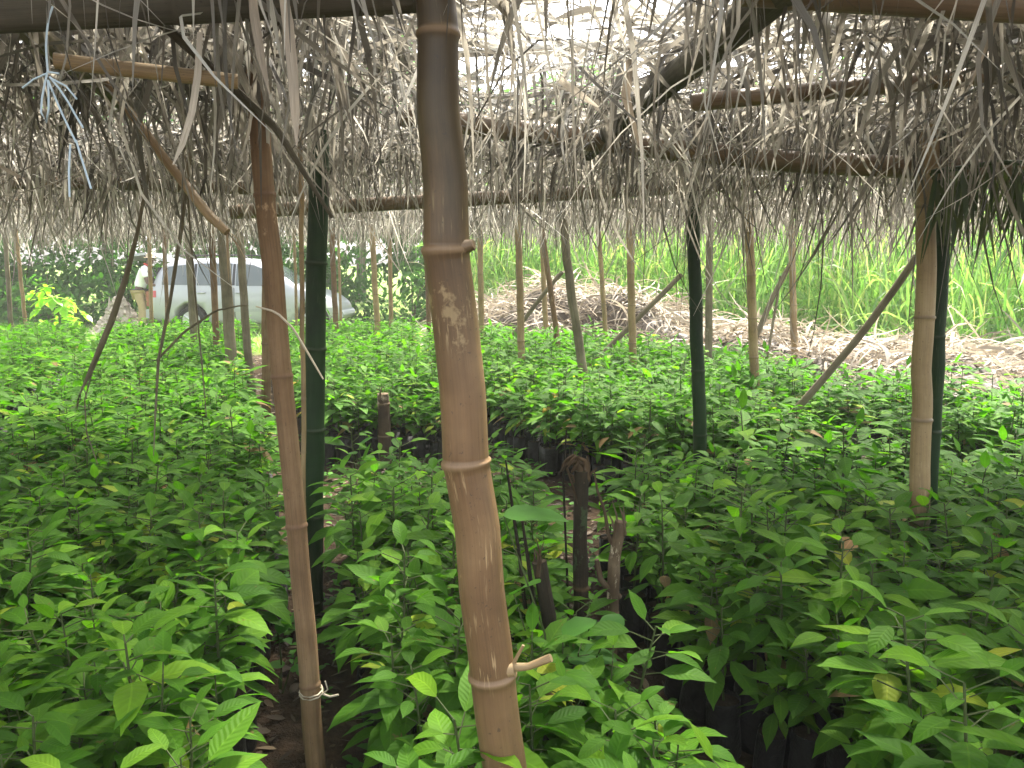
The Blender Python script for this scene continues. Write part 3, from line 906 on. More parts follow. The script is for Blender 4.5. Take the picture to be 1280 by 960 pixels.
# ------------------------------------------------------------------ single hanging pieces
def hang_tube(name, cat, label, pts, rads, mat, sides=8, lump=0.06, group=None, extra=None):
    P = np.array([at(*q) for q in pts])
    c = P[0].copy()
    acc = Acc()
    add_tube(acc, P - c, rads, sides, lump=lump, step=0.02)
    if extra:
        extra(acc, P - c)
    o = link(name, acc.mesh(name, M[mat]))
    o.location = c
    return tag(o, label, cat, group)


def split_end(acc, P):
    n = 9
    d = norm(P[-1] - P[-2])
    D = d[None] + rng.normal(0, 0.25, (n, 3))
    add_ribbons(acc, np.repeat(P[-1][None], n, 0), D, rng.uniform(0.04, 0.14, n), 0.006, 1.0, STRIP4_T, STRIP4_W, rng.uniform(0, 0.3, n))


hang_tube('frond_stalk', 'frond stalk', 'pale broken frond stalk with split end hanging at the upper left', [(128, 96, 2.2), (170, 150, 2.2), (215, 210, 2.18), (262, 270, 2.15), (284, 290, 2.14)], [0.011, 0.012, 0.012, 0.013, 0.011], 'bamboo_tan', extra=split_end)
hang_tube('frond_stalk', 'frond stalk', 'long dark frond stalk slanting from the upper left towards the green post', [(180, 10, 1.5), (270, 90, 1.6), (345, 160, 1.7), (415, 272, 1.8)], [0.009, 0.009, 0.008, 0.004], 'wood_dark')
hang_tube('frond_stalk', 'frond stalk', 'brown shrivelled frond hanging low in front of the person', [(192, 180, 3.4), (172, 290, 3.4), (158, 345, 3.4), (140, 400, 3.4), (114, 462, 3.4), (100, 492, 3.4)], [0.006, 0.008, 0.012, 0.014, 0.012, 0.003], 'wood_grey', extra=split_end)
hang_tube('dry_vine', 'vine', 'thin dry vine hanging over the left bed, beside the shrivelled frond', [(116, 462, 3.4), (106, 500, 3.4), (108, 540, 3.38), (122, 580, 3.36)], [0.004, 0.003, 0.003, 0.002], 'wood_grey', sides=5)
hang_tube('dry_vine', 'vine', 'forked dark vine hanging in front of the rear half of the car', [(238, 190, 3.1), (226, 290, 3.1), (212, 380, 3.1), (198, 450, 3.1), (194, 520, 3.1), (192, 570, 3.1)], [0.008, 0.008, 0.007, 0.006, 0.004, 0.002], 'wood_grey', sides=6)
hang_tube('dry_vine', 'vine', 'thin vine bending across the lower side of the car towards the posts', [(196, 450, 3.12), (230, 415, 3.1), (270, 388, 3.1), (300, 382, 3.1), (325, 382, 3.1)], [0.005, 0.005, 0.004, 0.003, 0.002], 'wood_grey', sides=5)
hang_tube('dry_vine', 'vine', 'straight thin vine dangling before the rear door of the car', [(230, 180, 3.0), (238, 290, 3.0), (246, 390, 3.0), (252, 450, 3.0), (258, 520, 3.0)], [0.004, 0.004, 0.0035, 0.003, 0.002], 'wood_grey', sides=5)
hang_tube('fibre_strand', 'fibre', 'pale curved fibre bent from the reddish brown post over the green post', [(320, 383, 1.96), (345, 390, 1.95), (366, 410, 1.95), (384, 440, 1.96), (404, 474, 1.97)], [0.002, 0.003, 0.003, 0.003, 0.002], 'twine', sides=5, lump=0.02)


def strip(label, pts, width, tint=0.9, mat='straw', roll=0.3, name='leaf_strip', group='loose pale leaf strips under the roof'):
    P = np.array([at(*q) for q in pts])
    c = P[0].copy()
    P = P - c
    acc = Acc()
    n = len(P)
    d = norm(np.gradient(P, axis=0))
    s = norm(np.cross(d, np.array([0.25, 1.0, 0.1])))
    wv = width * np.interp(np.linspace(0, 1, n), [0, 0.3, 0.75, 1], [0.7, 1.0, 0.8, 0.15]) / 2
    V = np.stack([P - s * wv[:, None], P + np.cross(s, d) * wv[:, None] * 0.5, P + s * wv[:, None]], 1)
    i0 = np.arange(n - 1)[:, None] * 3 + np.arange(2)[None]
    uv = np.stack(np.broadcast_arrays(np.array([0, .5, 1.0])[None], np.linspace(0, 1, n)[:, None]), -1)
    acc.add(V.reshape(-1, 3), np.stack([i0, i0 + 1, i0 + 4, i0 + 3], -1).reshape(-1, 4), tint, uv.reshape(-1, 2))
    o = link(name, acc.mesh(name, M[mat]))
    o.location = c
    return tag(o, label, 'leaf strip', group)


strip('broad straw-coloured leaf strip hanging from the top edge above the reddish post', [(314, -20, 1.3), (318, 20, 1.3), (326, 70, 1.3), (337, 118, 1.3)], 0.017, 0.55)
strip('longest pale leaf strip, hanging from the top edge right of the reddish post', [(352, -20, 1.3), (360, 30, 1.3), (366, 90, 1.3), (369, 140, 1.3), (371, 182, 1.3)], 0.020, 0.75)
strip('twisted whitish leaf strip hanging left of the reddish post', [(250, 40, 1.4), (247, 95, 1.4), (240, 140, 1.4), (228, 180, 1.4), (216, 206, 1.4)], 0.015, 0.95)
strip('short white folded leaf strip under the bright gap right of the thick post', [(700, 100, 2.0), (722, 116, 2.0), (748, 134, 2.0)], 0.022, 1.0)
strip('brown leaf strip hanging before the dark rafter right of centre', [(790, 60, 2.1), (782, 120, 2.1), (800, 185, 2.1)], 0.026, 0.3)
strip('pale thin leaf strip slanting at the left border', [(-6, 205, 2.0), (15, 216, 2.0), (32, 224, 2.0)], 0.012, 0.9)
strip('dark wide leaf strip hanging from the upper right corner region', [(1255, 0, 1.6), (1235, 50, 1.6), (1212, 110, 1.6)], 0.014, 0.6)

acc = Acc()
c = at(60, 88, 1.34)
for pts in ([(60, 88), (52, 120), (50, 150), (58, 158), (62, 140), (60, 100)], [(60, 100), (72, 130), (86, 160), (95, 178)], [(62, 96), (80, 118), (92, 140), (104, 160)], [(58, 92), (40, 100), (28, 110)],
            [(64, 98), (84, 108), (96, 124)], [(88, 180), (86, 214), (87, 246)], [(95, 175), (104, 205), (114, 236)], [(60, 90), (68, 84), (74, 92)], [(60, 90), (57, 60), (60, 24), (66, 8)]):
    P = np.array([at(a, b, 1.34) for a, b in pts]) - c
    cum = np.linspace(0, 1, len(P))
    Q = np.stack([np.interp(np.linspace(0, 1, 14), cum, P[:, i]) for i in range(3)], 1)
    for _ in range(2):
        Q[1:-1] = (Q[:-2] + 2 * Q[1:-1] + Q[2:]) / 4
    add_tube(acc, Q, 0.0017, 5, step=0.02)
o = link('tie_string', acc.mesh('tie_string', M['blue_string']))
o.location = c
tag(o, 'pale blue string knotted and dangling under the roof at the upper left', 'string')

# green drooping frond at the right eave
acc = Acc()
a, b = at(1165, 215, 3.0), at(1330, 205, 3.0)
cc = a.copy()
tt = rng.random(70)
P = a[None] * (1 - tt[:, None]) + b[None] * tt[:, None] + rng.normal(0, 0.02, (70, 3)) - cc
D = np.stack([rng.normal(0, 0.25, 70), rng.normal(0, 0.2, 70), np.full(70, -1.0)], 1)
add_ribbons(acc, P, D, rng.uniform(0.15, 0.38, 70), rng.uniform(0.012, 0.022, 70), 0.4, STRIP_T, STRIP_W, rng.random(70), roll=rng.uniform(-1.4, 1.4, 70))
add_tube(acc, [a - cc, (a + b) / 2 - cc + [0, 0, 0.02], b - cc], 0.009, 8)
o = link('palm_frond', acc.mesh('palm_frond', M['green_frond']))
o.location = cc
tag(o, 'dull green palm frond drooping from the eave at the right border', 'palm frond')

# ------------------------------------------------------------------ seedlings
def seedling_arrays(nv, hi=True):
    T, Wp = (LEAF_T, LEAF_W) if hi else (LEAF4_T, LEAF4_W)
    h = rng.uniform(0.25, 0.40)
    lean = rng.normal(0, 0.03, 2)
    nl = int(rng.integers(19, 26))
    zz = 0.20 + h * np.linspace(0.25, 1.0, nl)
    az = np.arange(nl) * 2.4 + rng.uniform(0, 6.28) + rng.normal(0, 0.3, nl)
    fr = np.linspace(0, 1, nl)
    el = np.interp(fr, [0, 0.6, 1], [-0.25, 0.1, 0.5]) + rng.normal(0, 0.22, nl)
    pet = rng.uniform(0.02, 0.06, nl)
    sx = lean[0] * (zz - 0.2) / h
    sy = lean[1] * (zz - 0.2) / h
    N = np.stack([sx, sy, zz], 1)
    D = np.stack([np.cos(az) * np.cos(el), np.sin(az) * np.cos(el), np.sin(el)], 1)
    P = N + np.stack([np.cos(az) * pet, np.sin(az) * pet, pet * 0.4], 1)
    L = rng.uniform(0.075, 0.165, nl) * np.interp(fr, [0, 0.7, 1], [1, 1.0, 0.62])
    tint = np.clip(rng.beta(2, 3, nl) * 0.85, 0, 0.84)
    tint[-2:] += rng.uniform(0, 0.22)
    r = rng.random(nl)
    tint = np.where(r < 0.022, rng.uniform(0.94, 0.97, nl), tint)
    low = (r > 0.965) & (fr < 0.5)
    tint[low] = rng.uniform(0.975, 1.0, low.sum())
    lf = Acc()
    add_ribbons(lf, P, D, L, L * rng.uniform(0.36, 0.47, nl), rng.uniform(0.15, 1.2, nl), T, Wp, tint, fold=0.16, roll=rng.normal(0, 0.22, nl), curl=rng.normal(0, 0.25, nl), ruffle=0.05 if hi else 0)
    st = Acc()
    add_tube(st, [[0, 0, 0.17], [lean[0] * 0.5, lean[1] * 0.5, 0.2 + h * 0.5], [lean[0], lean[1], 0.2 + h]], [0.0045, 0.0035, 0.0022], 6 if hi else 4, step=0.08, cap=False)
    for i in range(nl):
        add_tube(st, [N[i], P[i]], 0.0016, 4 if hi else 3, cap=False, step=0.2)
    bag = Acc()
    sd = 12 if hi else 7
    rr = 0.055
    lv = np.array([0.0, 0.02, 0.07, 0.12, 0.17, 0.2, 0.205, 0.19]) if hi else np.array([0, 0.1, 0.2, 0.19])
    lr = np.array([0.9, 1.02, 1.05, 1.0, 1.03, 1.0, 1.03, 0.95]) if hi else np.array([0.95, 1.04, 1.02, 0.95])
    th = np.linspace(0, 2 * math.pi, sd + 1)
    jit = 1 + rng.normal(0, 0.03, (len(lv), sd + 1))
    jit[:, -1] = jit[:, 0]
    RR = rr * lr[:, None] * jit
    V = np.stack([RR * np.cos(th), RR * np.sin(th), np.broadcast_to(lv[:, None], RR.shape)], -1)
    m = sd + 1
    i0 = np.arange(len(lv) - 1)[:, None] * m + np.arange(sd)[None]
    bag.add(V.reshape(-1, 3), np.stack([i0, i0 + 1, i0 + m + 1, i0 + m], -1).reshape(-1, 4), 0, None, 0)
    top = V[-1]
    VV = np.concatenate([top, top * [0.05, 0.05, 1] + [0, 0, 0.006]])
    ii = np.arange(sd)
    bag.add(VV, np.stack([ii, ii + 1, ii + 1 + m, ii + m], -1), 0, None, 1)
    return lf, st, bag


# keep the beds clear of the posts
keep = np.ones(len(sd_xy), bool)
for bx, by, rr in post_bases:
    keep &= np.hypot(sd_xy[:, 0] - bx, sd_xy[:, 1] - by) > rr + 0.055
for q in [(0.18, 2.6), (0.09, 2.3), (0.3, 2.4)]:
    keep &= np.hypot(sd_xy[:, 0] - q[0], sd_xy[:, 1] - q[1]) > 0.10
sd_xy, sd_bed = sd_xy[keep], sd_bed[keep]
sd_scale = np.clip(rng.normal(1.0, 0.13, len(sd_xy)), 0.68, 1.3)
sd_rot = rng.uniform(0, 6.283, len(sd_xy))
u_, v_, dep = project(np.c_[sd_xy, np.full(len(sd_xy), 0.5)])
view = (u_ > -40) & (u_ < 1320) & (v_ < 985) & (sd_xy[:, 1] > 1.2)
order = np.argsort(np.where(view, dep, 1e9))
N_IND = 300
ind = order[:N_IND]
rest = np.setdiff1d(np.arange(len(sd_xy)), ind)
rest = rest[(sd_xy[rest, 1] > 1.2)]
VARS = 16
protos = []
for i in range(VARS):
    lf, st, bag = seedling_arrays(i, True)
    protos.append((lf.mesh('leaves', M['cocoa_leaf']), st.mesh('stem', M['seedling_stem']), bag.mesh('poly_bag', [M['bag_plastic'], M['bag_soil']])))
bed_label = {
    'left': ('leafy green cocoa seedling in a black bag, in the left bed', 'seedlings of the left bed'),
    'left_path': ('cocoa seedling in a black bag at the path edge of the left bed', 'seedlings at the path edge of the left bed'),
    'front': ('green cocoa seedling in a black bag in the small bed behind the thick bamboo post', 'seedlings of the bed behind the thick post'),
    'right': ('large-leaved cocoa seedling in a black bag, in the right bed', 'seedlings of the right bed'),
    'right_path': ('cocoa seedling in a black bag leaning over the dark gap beside the right bed', 'seedlings at the gap side of the right bed'),
}


def edge_dist(poly, p):
    a = np.array(poly); b = np.roll(a, -1, 0)
    ab = b - a
    t = np.clip(np.sum((p - a) * ab, 1) / np.sum(ab * ab, 1), 0, 1)
    return np.hypot(*(a + ab * t[:, None] - p).T)


first = {}
for j, i in enumerate(ind):
    x, y = sd_xy[i]
    bed = sd_bed[i]
    key = bed
    if bed == 'left' and edge_dist(BEDS['left'], sd_xy[i])[:4].min() < 0.09:
        key = 'left_path'
    if bed == 'right' and edge_dist(BEDS['right'], sd_xy[i])[:5].min() < 0.09:
        key = 'right_path'
    lab, grp = bed_label.get(key, bed_label['front'] if key not in bed_label else None)
    v = int(rng.integers(0, VARS))
    if v not in first:
        root = thing('cocoa_seedling', (0, 0, 0), lab, 'seedling', grp)
        link('leaves', protos[v][0], root)
        link('stem', protos[v][1], root)
        link('poly_bag', protos[v][2], root)
        first[v] = root
    else:
        root = first[v].copy()
        COL.objects.link(root)
        for ch in first[v].children:
            cc_ = ch.copy()
            COL.objects.link(cc_)
            cc_.parent = root
    tag(root, lab, 'seedling', grp)
    root.location = (x, y, float(ground_z(x, y)) - 0.01)
    root.rotation_euler = (rng.normal(0, 0.05), rng.normal(0, 0.05), sd_rot[i])
    s = float(sd_scale[i])
    root.scale = (s, s, s)

lows = [seedling_arrays(i, False) for i in range(10)]
flat = []
for trio in lows:
    flat.append([tuple(np.concatenate(getattr(q, a)) for a in ('V', 'F', 'T', 'U', 'MI')) for q in trio])
acc = Acc()
for i in rest:
    x, y = sd_xy[i]
    f = flat[int(rng.integers(0, 10))]
    cs, sn = math.cos(sd_rot[i]), math.sin(sd_rot[i])
    s = sd_scale[i]
    Rm = np.array([[cs, -sn, 0], [sn, cs, 0], [0, 0, 1]]) * s
    off = np.array([x, y, float(ground_z(x, y)) - 0.01])
    dt = rng.normal(0, 0.10)
    for part, mi in zip(f, (0, 1, 2)):
        V, F, T, U, MI = part
        TT = np.clip(T + dt, 0, 0.9) if mi == 0 else T
        TT = np.where(T > 0.93, T, TT)
        acc.V.append(V @ Rm.T + off); acc.F.append(F + acc.n); acc.T.append(TT); acc.U.append(U)
        acc.MI.append(MI + mi)
        acc.n += len(V)
o = link('cocoa_seedlings', acc.mesh('cocoa_seedlings', [M['cocoa_leaf'], M['seedling_stem'], M['bag_plastic'], M['bag_soil']]))
tag(o, 'mass of cocoa seedlings in black bags filling the farther beds', 'seedlings', kind='stuff')
print('seedlings', len(sd_xy), 'individual', len(ind), 'far depth', dep[ind].max())

# ------------------------------------------------------------------ leaf litter and path weeds
def on_paths(n, y0=0.9, y1=9.0):
    x, y = rng.uniform(-4.5, 3.4, n), rng.uniform(y0, y1, n) ** 1.0
    free = np.ones(n, bool)
    for p in BEDS.values():
        free &= ~inside(p, x, y)
    return x[free], y[free]


acc = Acc()
x, y = on_paths(20000, 0.9, 13.0)
n = len(x)
az = rng.uniform(0, 6.283, n)
D = np.stack([np.cos(az), np.sin(az), rng.normal(0.1, 0.15, n)], 1)
L = rng.uniform(0.02, 0.085, n)
add_ribbons(acc, np.stack([x, y, ground_z(x, y) + rng.uniform(0.004, 0.02, n)], 1), D, L, L * rng.uniform(0.15, 0.45, n), rng.uniform(-0.3, 0.5, n), LEAF4_T, LEAF4_W, rng.random(n), fold=0.2, roll=rng.normal(0, 0.3, n))
tag(link('leaf_litter', acc.mesh('leaf_litter', M['litter'])), 'brown dead leaves and twigs littering the paths between beds', 'leaf litter', kind='stuff')
acc = Acc()
x, y = on_paths(3200, 1.2, 7.5)
sel = rng.random(len(x)) < np.where(np.abs(np.sin(x * 3.1 + y * 2.3)) > 0.45, 0.9, 0.15)
x, y = x[sel], y[sel]
for q in range(5):
    n = len(x)
    az = rng.uniform(0, 6.283, n)
    D = np.stack([np.cos(az), np.sin(az), rng.uniform(0.0, 0.5, n)], 1)
    L = rng.uniform(0.025, 0.075, n)
    P = np.stack([x + rng.normal(0, 0.02, n), y + rng.normal(0, 0.02, n), ground_z(x, y) + rng.uniform(0.01, 0.07, n)], 1)
    add_ribbons(acc, P, D, L, L * 0.55, 1.0, LEAF4_T, LEAF4_W, rng.random(n), fold=0.15)
tag(link('path_weeds', acc.mesh('path_weeds', M['weed_leaf'])), 'small green weeds sprouting along the paths', 'weeds', kind='stuff')

# ------------------------------------------------------------------ stumps and weeds among the front bed
def stump(label, pix, Y, dia, mat, shards, name='bamboo_stump', extra=None):
    P = np.array([at(a, b, Y) for a, b in pix])          # top to bottom
    d = P[-1] - P[-2]
    P = np.vstack([P, P[-1] + d * (-0.05 - P[-1][2]) / d[2]]) if P[-1][2] > 0 else P
    P = P[::-1]
    base = np.array([P[0][0], P[0][1], 0.0])
    root = thing(name, base, label, 'stump', 'cut stumps')
    acc = Acc()
    Q = P - base
    add_tube(acc, Q, np.linspace(dia / 2 * 1.15, dia / 2, len(Q)), 14, 0, [0.25, 0.5], lump=0.06, step=0.03, cap=True)
    link('trunk', acc.mesh('trunk', M[mat]), root)
    acc = Acc()
    t = Q[-1]
    for k in range(shards):
        a = rng.uniform(0, 6.283)
        r = dia / 2 * rng.uniform(0.5, 1.0)
        p0 = t + [r * math.cos(a), r * math.sin(a), -0.04]
        hgt = rng.uniform(0.03, 0.11)
        lean = rng.normal(0, 0.02, 2)
        add_tube(acc, [p0, p0 + [lean[0] * .4, lean[1] * .4, hgt * 0.6], p0 + [lean[0], lean[1], hgt]], [dia * 0.12, dia * 0.09, dia * 0.02], 5, lump=0.15, step=0.01, tint=0.7)
    if extra:
        extra(acc, t)
    link('splinters', acc.mesh('splinters', M[mat]), root)
    return root


def bent(acc, t):
    for k in range(9):      # torn fibres folded over to one side
        r = rng.uniform(-0.016, 0.016, 2)
        q = rng.uniform(0.5, 1.1)
        up_ = rng.uniform(0.012, 0.045)
        p0 = t + [0.004 + r[0], r[1], -0.03]
        add_tube(acc, [p0, t + [r[0] - 0.004, r[1], up_ * 0.8], t + [-0.026 * q, r[1] - 0.004, up_ + 0.008], t + [-0.052 * q, r[1] - 0.008, up_ - 0.006], t + [-0.068 * q, r[1] - 0.01, up_ - 0.03 * q]],
                 [0.0085, 0.007, 0.0055, 0.004, 0.0015], 6, lump=0.2, step=0.008, tint=rng.uniform(0.3, 1.0))
    add_tube(acc, [t + [-0.05, -0.012, 0.012], t + [-0.03, -0.015, -0.05], t + [-0.01, -0.02, -0.12]], [0.004, 0.004, 0.002], 6, lump=0.15, step=0.01, tint=0.6)
    add_tube(acc, [t + [0.018, 0, -0.03], t + [0.02, 0, 0.02], t + [0.018, 0.0, 0.05]], [0.008, 0.006, 0.002], 6, lump=0.2, step=0.01, tint=0.8)


def fork(acc, t):
    add_tube(acc, [t + [-0.004, 0, -0.10], t + [-0.035, 0, -0.06], t + [-0.05, 0, 0.03], t + [-0.075, 0, 0.1], t + [-0.085, 0.0, 0.16]], [0.008, 0.006, 0.005, 0.004, 0.002], 6, lump=0.1, step=0.02)
    add_tube(acc, [t + [0.0, 0, -0.25], t + [-0.06, -0.01, -0.19], t + [-0.075, -0.01, -0.12]], [0.012, 0.01, 0.008], 6, lump=0.15, step=0.02)


stump('tall dark mossy stump with a torn bent top, right of the thick post', [(727, 588), (725, 680), (727, 775)], 2.6, 0.048, 'stump', 13, extra=bent)
stump('short dark stump slanting left with a splintered reddish tip', [(674, 702), (684, 760), (697, 838)], 2.25, 0.042, 'stump', 12)
stump('brown forked stump with a pale cut tip, rightmost of the three together', [(776, 652), (768, 700), (764, 800)], 2.4, 0.036, 'stump_pale', 5, extra=fork)
stump('pale barked stump standing by the path in front of the rear bed', [(479, 492), (482, 584)], 6.0, 0.09, 'stump_pale', 6)

hang_tube('dead_twig', 'twig', 'thin brown dead twig standing left of the short slanting stump', [(632, 575, 2.45), (640, 630, 2.45), (650, 700, 2.45), (660, 790, 2.45)], [0.003, 0.005, 0.006, 0.007], 'stump', sides=6)
hang_tube('dead_twig', 'twig', 'greenish twig rising against the short slanting stump', [(653, 652, 2.35), (660, 700, 2.35), (672, 800, 2.35)], [0.004, 0.006, 0.008], 'stump', sides=6)
hang_tube('dead_twig', 'twig', 'thin straight twig above the torn top of the tall stump', [(708, 538, 2.66), (706, 570, 2.66), (704, 600, 2.66), (712, 800, 2.66)], [0.003, 0.0035, 0.004, 0.005], 'stump', sides=5)


def weed(label, leaves, Y, foot, rnd=True):
    """leaves: (px, py, width px, dY)"""
    base = at(foot[0], foot[1], Y)
    base[2] = 0
    root = thing('broadleaf_weed', base, label, 'weed', 'broad-leaved weeds')
    lf, st = Acc(), Acc()
    for px, py, wpx, az, el in leaves:
        c = at(px, py, Y) - base
        W = wpx / FPX * Y
        d = np.array([math.cos(az) * math.cos(el), math.sin(az) * math.cos(el), math.sin(el)])
        p = c - d * W * 0.5
        add_ribbons(lf, p[None], d[None], np.array([W * 1.08]), np.array([W * 0.95 if rnd else W * 0.45]), np.array([0.4]), LEAF_T, ROUND_W if rnd else LEAF_W, np.array([rng.random()]), fold=0.12, ruffle=0.04)
        add_tube(st, [[0, 0, -0.02], [c[0] * 0.4, c[1] * 0.4, p[2] * 0.6], p], [0.004, 0.003, 0.0018], 5, step=0.06)
    link('leaves', lf.mesh('leaves', M['weed_leaf']), root)
    link('stem', st.mesh('stem', M['seedling_stem']), root)


weed('round-leaved weed beside the stumps, right of the thick bamboo post', [(656, 733, 46, -0.6, 0.7), (668, 642, 80, 0.1, 0.05), (722, 783, 46, 0.3, 0.45), (765, 780, 36, 1.0, 0.6), (738, 820, 60, -0.2, 0.2)], 2.1, (690, 940))
weed('lone round pale leaf on a thin stem at the path, left of the thick post', [(456, 552, 20, 0.2, 0.75), (440, 566, 14, 2.5, 0.1)], 4.0, (458, 620))
weed('single light round-leaved sprout in the left path, beside the reddish post', [(355, 780, 26, 0.8, 0.7), (345, 830, 22, 2.6, 0.2), (372, 835, 20, 0.1, 0.2)], 2.7, (352, 890))

# ------------------------------------------------------------------ heap of dead fronds
def heap_h(x, y):
    fr = np.interp(x, [-1.4, -0.5, 2.4, 3.3, 4.3, 9], [12.9, 12.4, 9.9, 8.3, 6.9, 5.6])      # front foot line
    t = (y - fr)
    prof = np.clip(t / 1.6, 0, 1) * np.clip((fr + 5.0 - y) / 2.0, 0, 1)
    H = np.interp(x, [-1.6, -0.6, 0.5, 1.5, 3, 5, 9], [0, 0.65, 1.02, 0.98, 0.66, 0.46, 0.42])
    return H * prof ** 0.7 * (1 + 0.22 * np.sin(x * 2.3 + 1) * np.cos(y * 1.9) + 0.14 * np.sin(x * 5.3 + y * 3.1)) - 0.03


acc = Acc()
hx, hy = np.meshgrid(np.linspace(-1.8, 9, 80), np.linspace(5.2, 18, 90))
hz = heap_h(hx, hy) - 0.04 + rng.normal(0, 0.02, hx.shape)
n, m = hx.shape
i0 = np.arange(n - 1)[:, None] * m + np.arange(m - 1)[None]
acc.add(np.stack([hx, hy, hz], -1).reshape(-1, 3), np.stack([i0, i0 + 1, i0 + m + 1, i0 + m], -1).reshape(-1, 4), 0.2, np.stack([hx * 4, hy * 4], -1).reshape(-1, 2), 1)
k = 17000
x, y = rng.uniform(-1.6, 8.6, k), rng.uniform(5.4, 16.5, k)
z = heap_h(x, y)
ok = z > 0.05
x, y, z = x[ok], y[ok], z[ok]
k = len(x)
az = rng.normal(0, 0.9, k) + np.where(rng.random(k) < 0.5, 0, math.pi) + 0.5 * np.sin(x * 1.3 + y)
D = np.stack([np.cos(az), np.sin(az), rng.normal(0.25, 0.4, k)], 1)
add_ribbons(acc, np.stack([x, y, z + rng.uniform(-0.04, 0.10, k)], 1), D, rng.uniform(0.3, 1.0, k), rng.uniform(0.014, 0.038, k), rng.uniform(0.2, 2.2, k), STRIP_T, STRIP_W, np.clip(rng.beta(2, 1.6, k), 0, 1), roll=rng.normal(0, 0.7, k), curl=rng.normal(0, 0.9, k))
tag(link('dead_fronds', acc.mesh('dead_fronds', [M['straw'], M['litter']])), 'heap of bleached dead palm fronds lying beyond the beds at the right', 'dead fronds', kind='stuff')

# ------------------------------------------------------------------ tall grass and background growth
acc = Acc()
k = 26000
x, y = rng.uniform(-1.5, 16, k), rng.uniform(13.2, 19.5, k)
ok = (y > np.interp(x, [-1.5, 0, 3, 6, 10, 16], [17.5, 16.6, 13.8, 12.2, 11, 10]))
x, y = x[ok], y[ok]
xx2, yy2 = rng.uniform(5.2, 13, 6000), rng.uniform(8.5, 13.5, 6000)
ok = yy2 > np.interp(xx2, [5, 8, 13], [11.5, 9.5, 8.5])
x, y = np.concatenate([x, xx2[ok]]), np.concatenate([y, yy2[ok]])
k = len(x)
cl = np.sin(x * 2.9 + np.cos(y * 2.1) * 2) * np.cos(y * 2.4 + x)
az = rng.uniform(0, 6.283, k)
D = np.stack([np.cos(az) * 0.28, np.sin(az) * 0.28, np.ones(k)], 1)
base = rng.uniform(0, 2.3, k) * (rng.random(k) < 0.75)
add_ribbons(acc, np.stack([x, y, base], 1), D, rng.uniform(0.8, 1.7, k) + 0.25 * cl, rng.uniform(0.018, 0.05, k), rng.uniform(0.6, 3.0, k), STRIP_T, STRIP_W, np.clip(rng.beta(2, 2, k) + 0.12 + 0.1 * cl, 0, 1), roll=rng.normal(0, 0.8, k), curl=rng.normal(0, 0.3, k))
tag(link('tall_grass', acc.mesh('tall_grass', M['grass_blade'])), 'tall bright green grass growing behind the dead frond heap', 'grass', kind='stuff')

acc = Acc()
k = 16000
x, y = rng.uniform(-14, 1.0, k), rng.uniform(13.2, 20, k)
az = rng.uniform(0, 6.283, k)
D = np.stack([np.cos(az) * 0.5, np.sin(az) * 0.5, np.ones(k)], 1)
patch = np.sin(x * 1.7) * np.cos(y * 2.2 + x * 0.6)
ok = (patch > -0.55) & ~((y > 16.3) & (x > -9.5) & (x < -2.5) & (rng.random(k) < 0.75))
add_ribbons(acc, np.stack([x, y, np.zeros(k)], 1)[ok], D[ok], rng.uniform(0.06, 0.2, ok.sum()) * np.where(x[ok] > -5.5, 1.8, 1.0), rng.uniform(0.008, 0.02, ok.sum()), 1.0, STRIP4_T, STRIP4_W, rng.random(ok.sum()))
tag(link('short_grass', acc.mesh('short_grass', M['lawn_blade'])), 'short sunlit grass on the open ground round the car', 'grass', kind='stuff')


def clump_leaves(acc, centers, radii, per, Lr, tint_shift=0.0, mi=0):
    for c, r in zip(centers, radii):
        n = int(per * r * r)
        u = unit(n)
        P = np.asarray(c) + u * (r * rng.uniform(0.55, 1.0, n) ** 0.5)[:, None] * [1, 1, 0.85]
        D = u + rng.normal(0, 0.5, (n, 3))
        D[:, 2] -= 0.2
        L = rng.uniform(*Lr, n)
        t = np.clip(rng.beta(2, 2, n) * 0.8 + rng.normal(tint_shift, 0.1), 0, 1)
        add_ribbons(acc, P, D, L, L * rng.uniform(0.4, 0.6, n), rng.uniform(0.5, 1.4, n), LEAF4_T, LEAF4_W, t, mi=mi)


acc = Acc()
cs, rs = [], []
for k in range(130):
    x = rng.uniform(0.5, 24)
    cs.append((x, rng.uniform(19.8, 23.5), rng.uniform(0.6, 5.2))); rs.append(rng.uniform(0.5, 1.0))
clump_leaves(acc, cs, rs, 300, (0.16, 0.34), 0.35)
tag(link('scrub', acc.mesh('scrub', M['pale_leaf'])), 'pale sunlit mass of leafy scrub rising behind the tall grass', 'scrub', kind='stuff')

# the dark wall of shrubs behind the car, one mass
acc = Acc()
cs, rs = [], []
for k in range(380):
    x = rng.uniform(-36, 3.0)
    y = rng.uniform(20.5, 24.5)
    r = rng.uniform(0.5, 1.0)
    z = rng.uniform(0.3, 6.2)
    cs.append((x, y, z)); rs.append(r)
clump_leaves(acc, cs, rs, 330, (0.16, 0.34))
tag(link('shrubbery', acc.mesh('shrubbery', M['shrub_leaf'])), 'dark green mass of shrubs closing the view behind the car', 'shrubbery', kind='stuff')


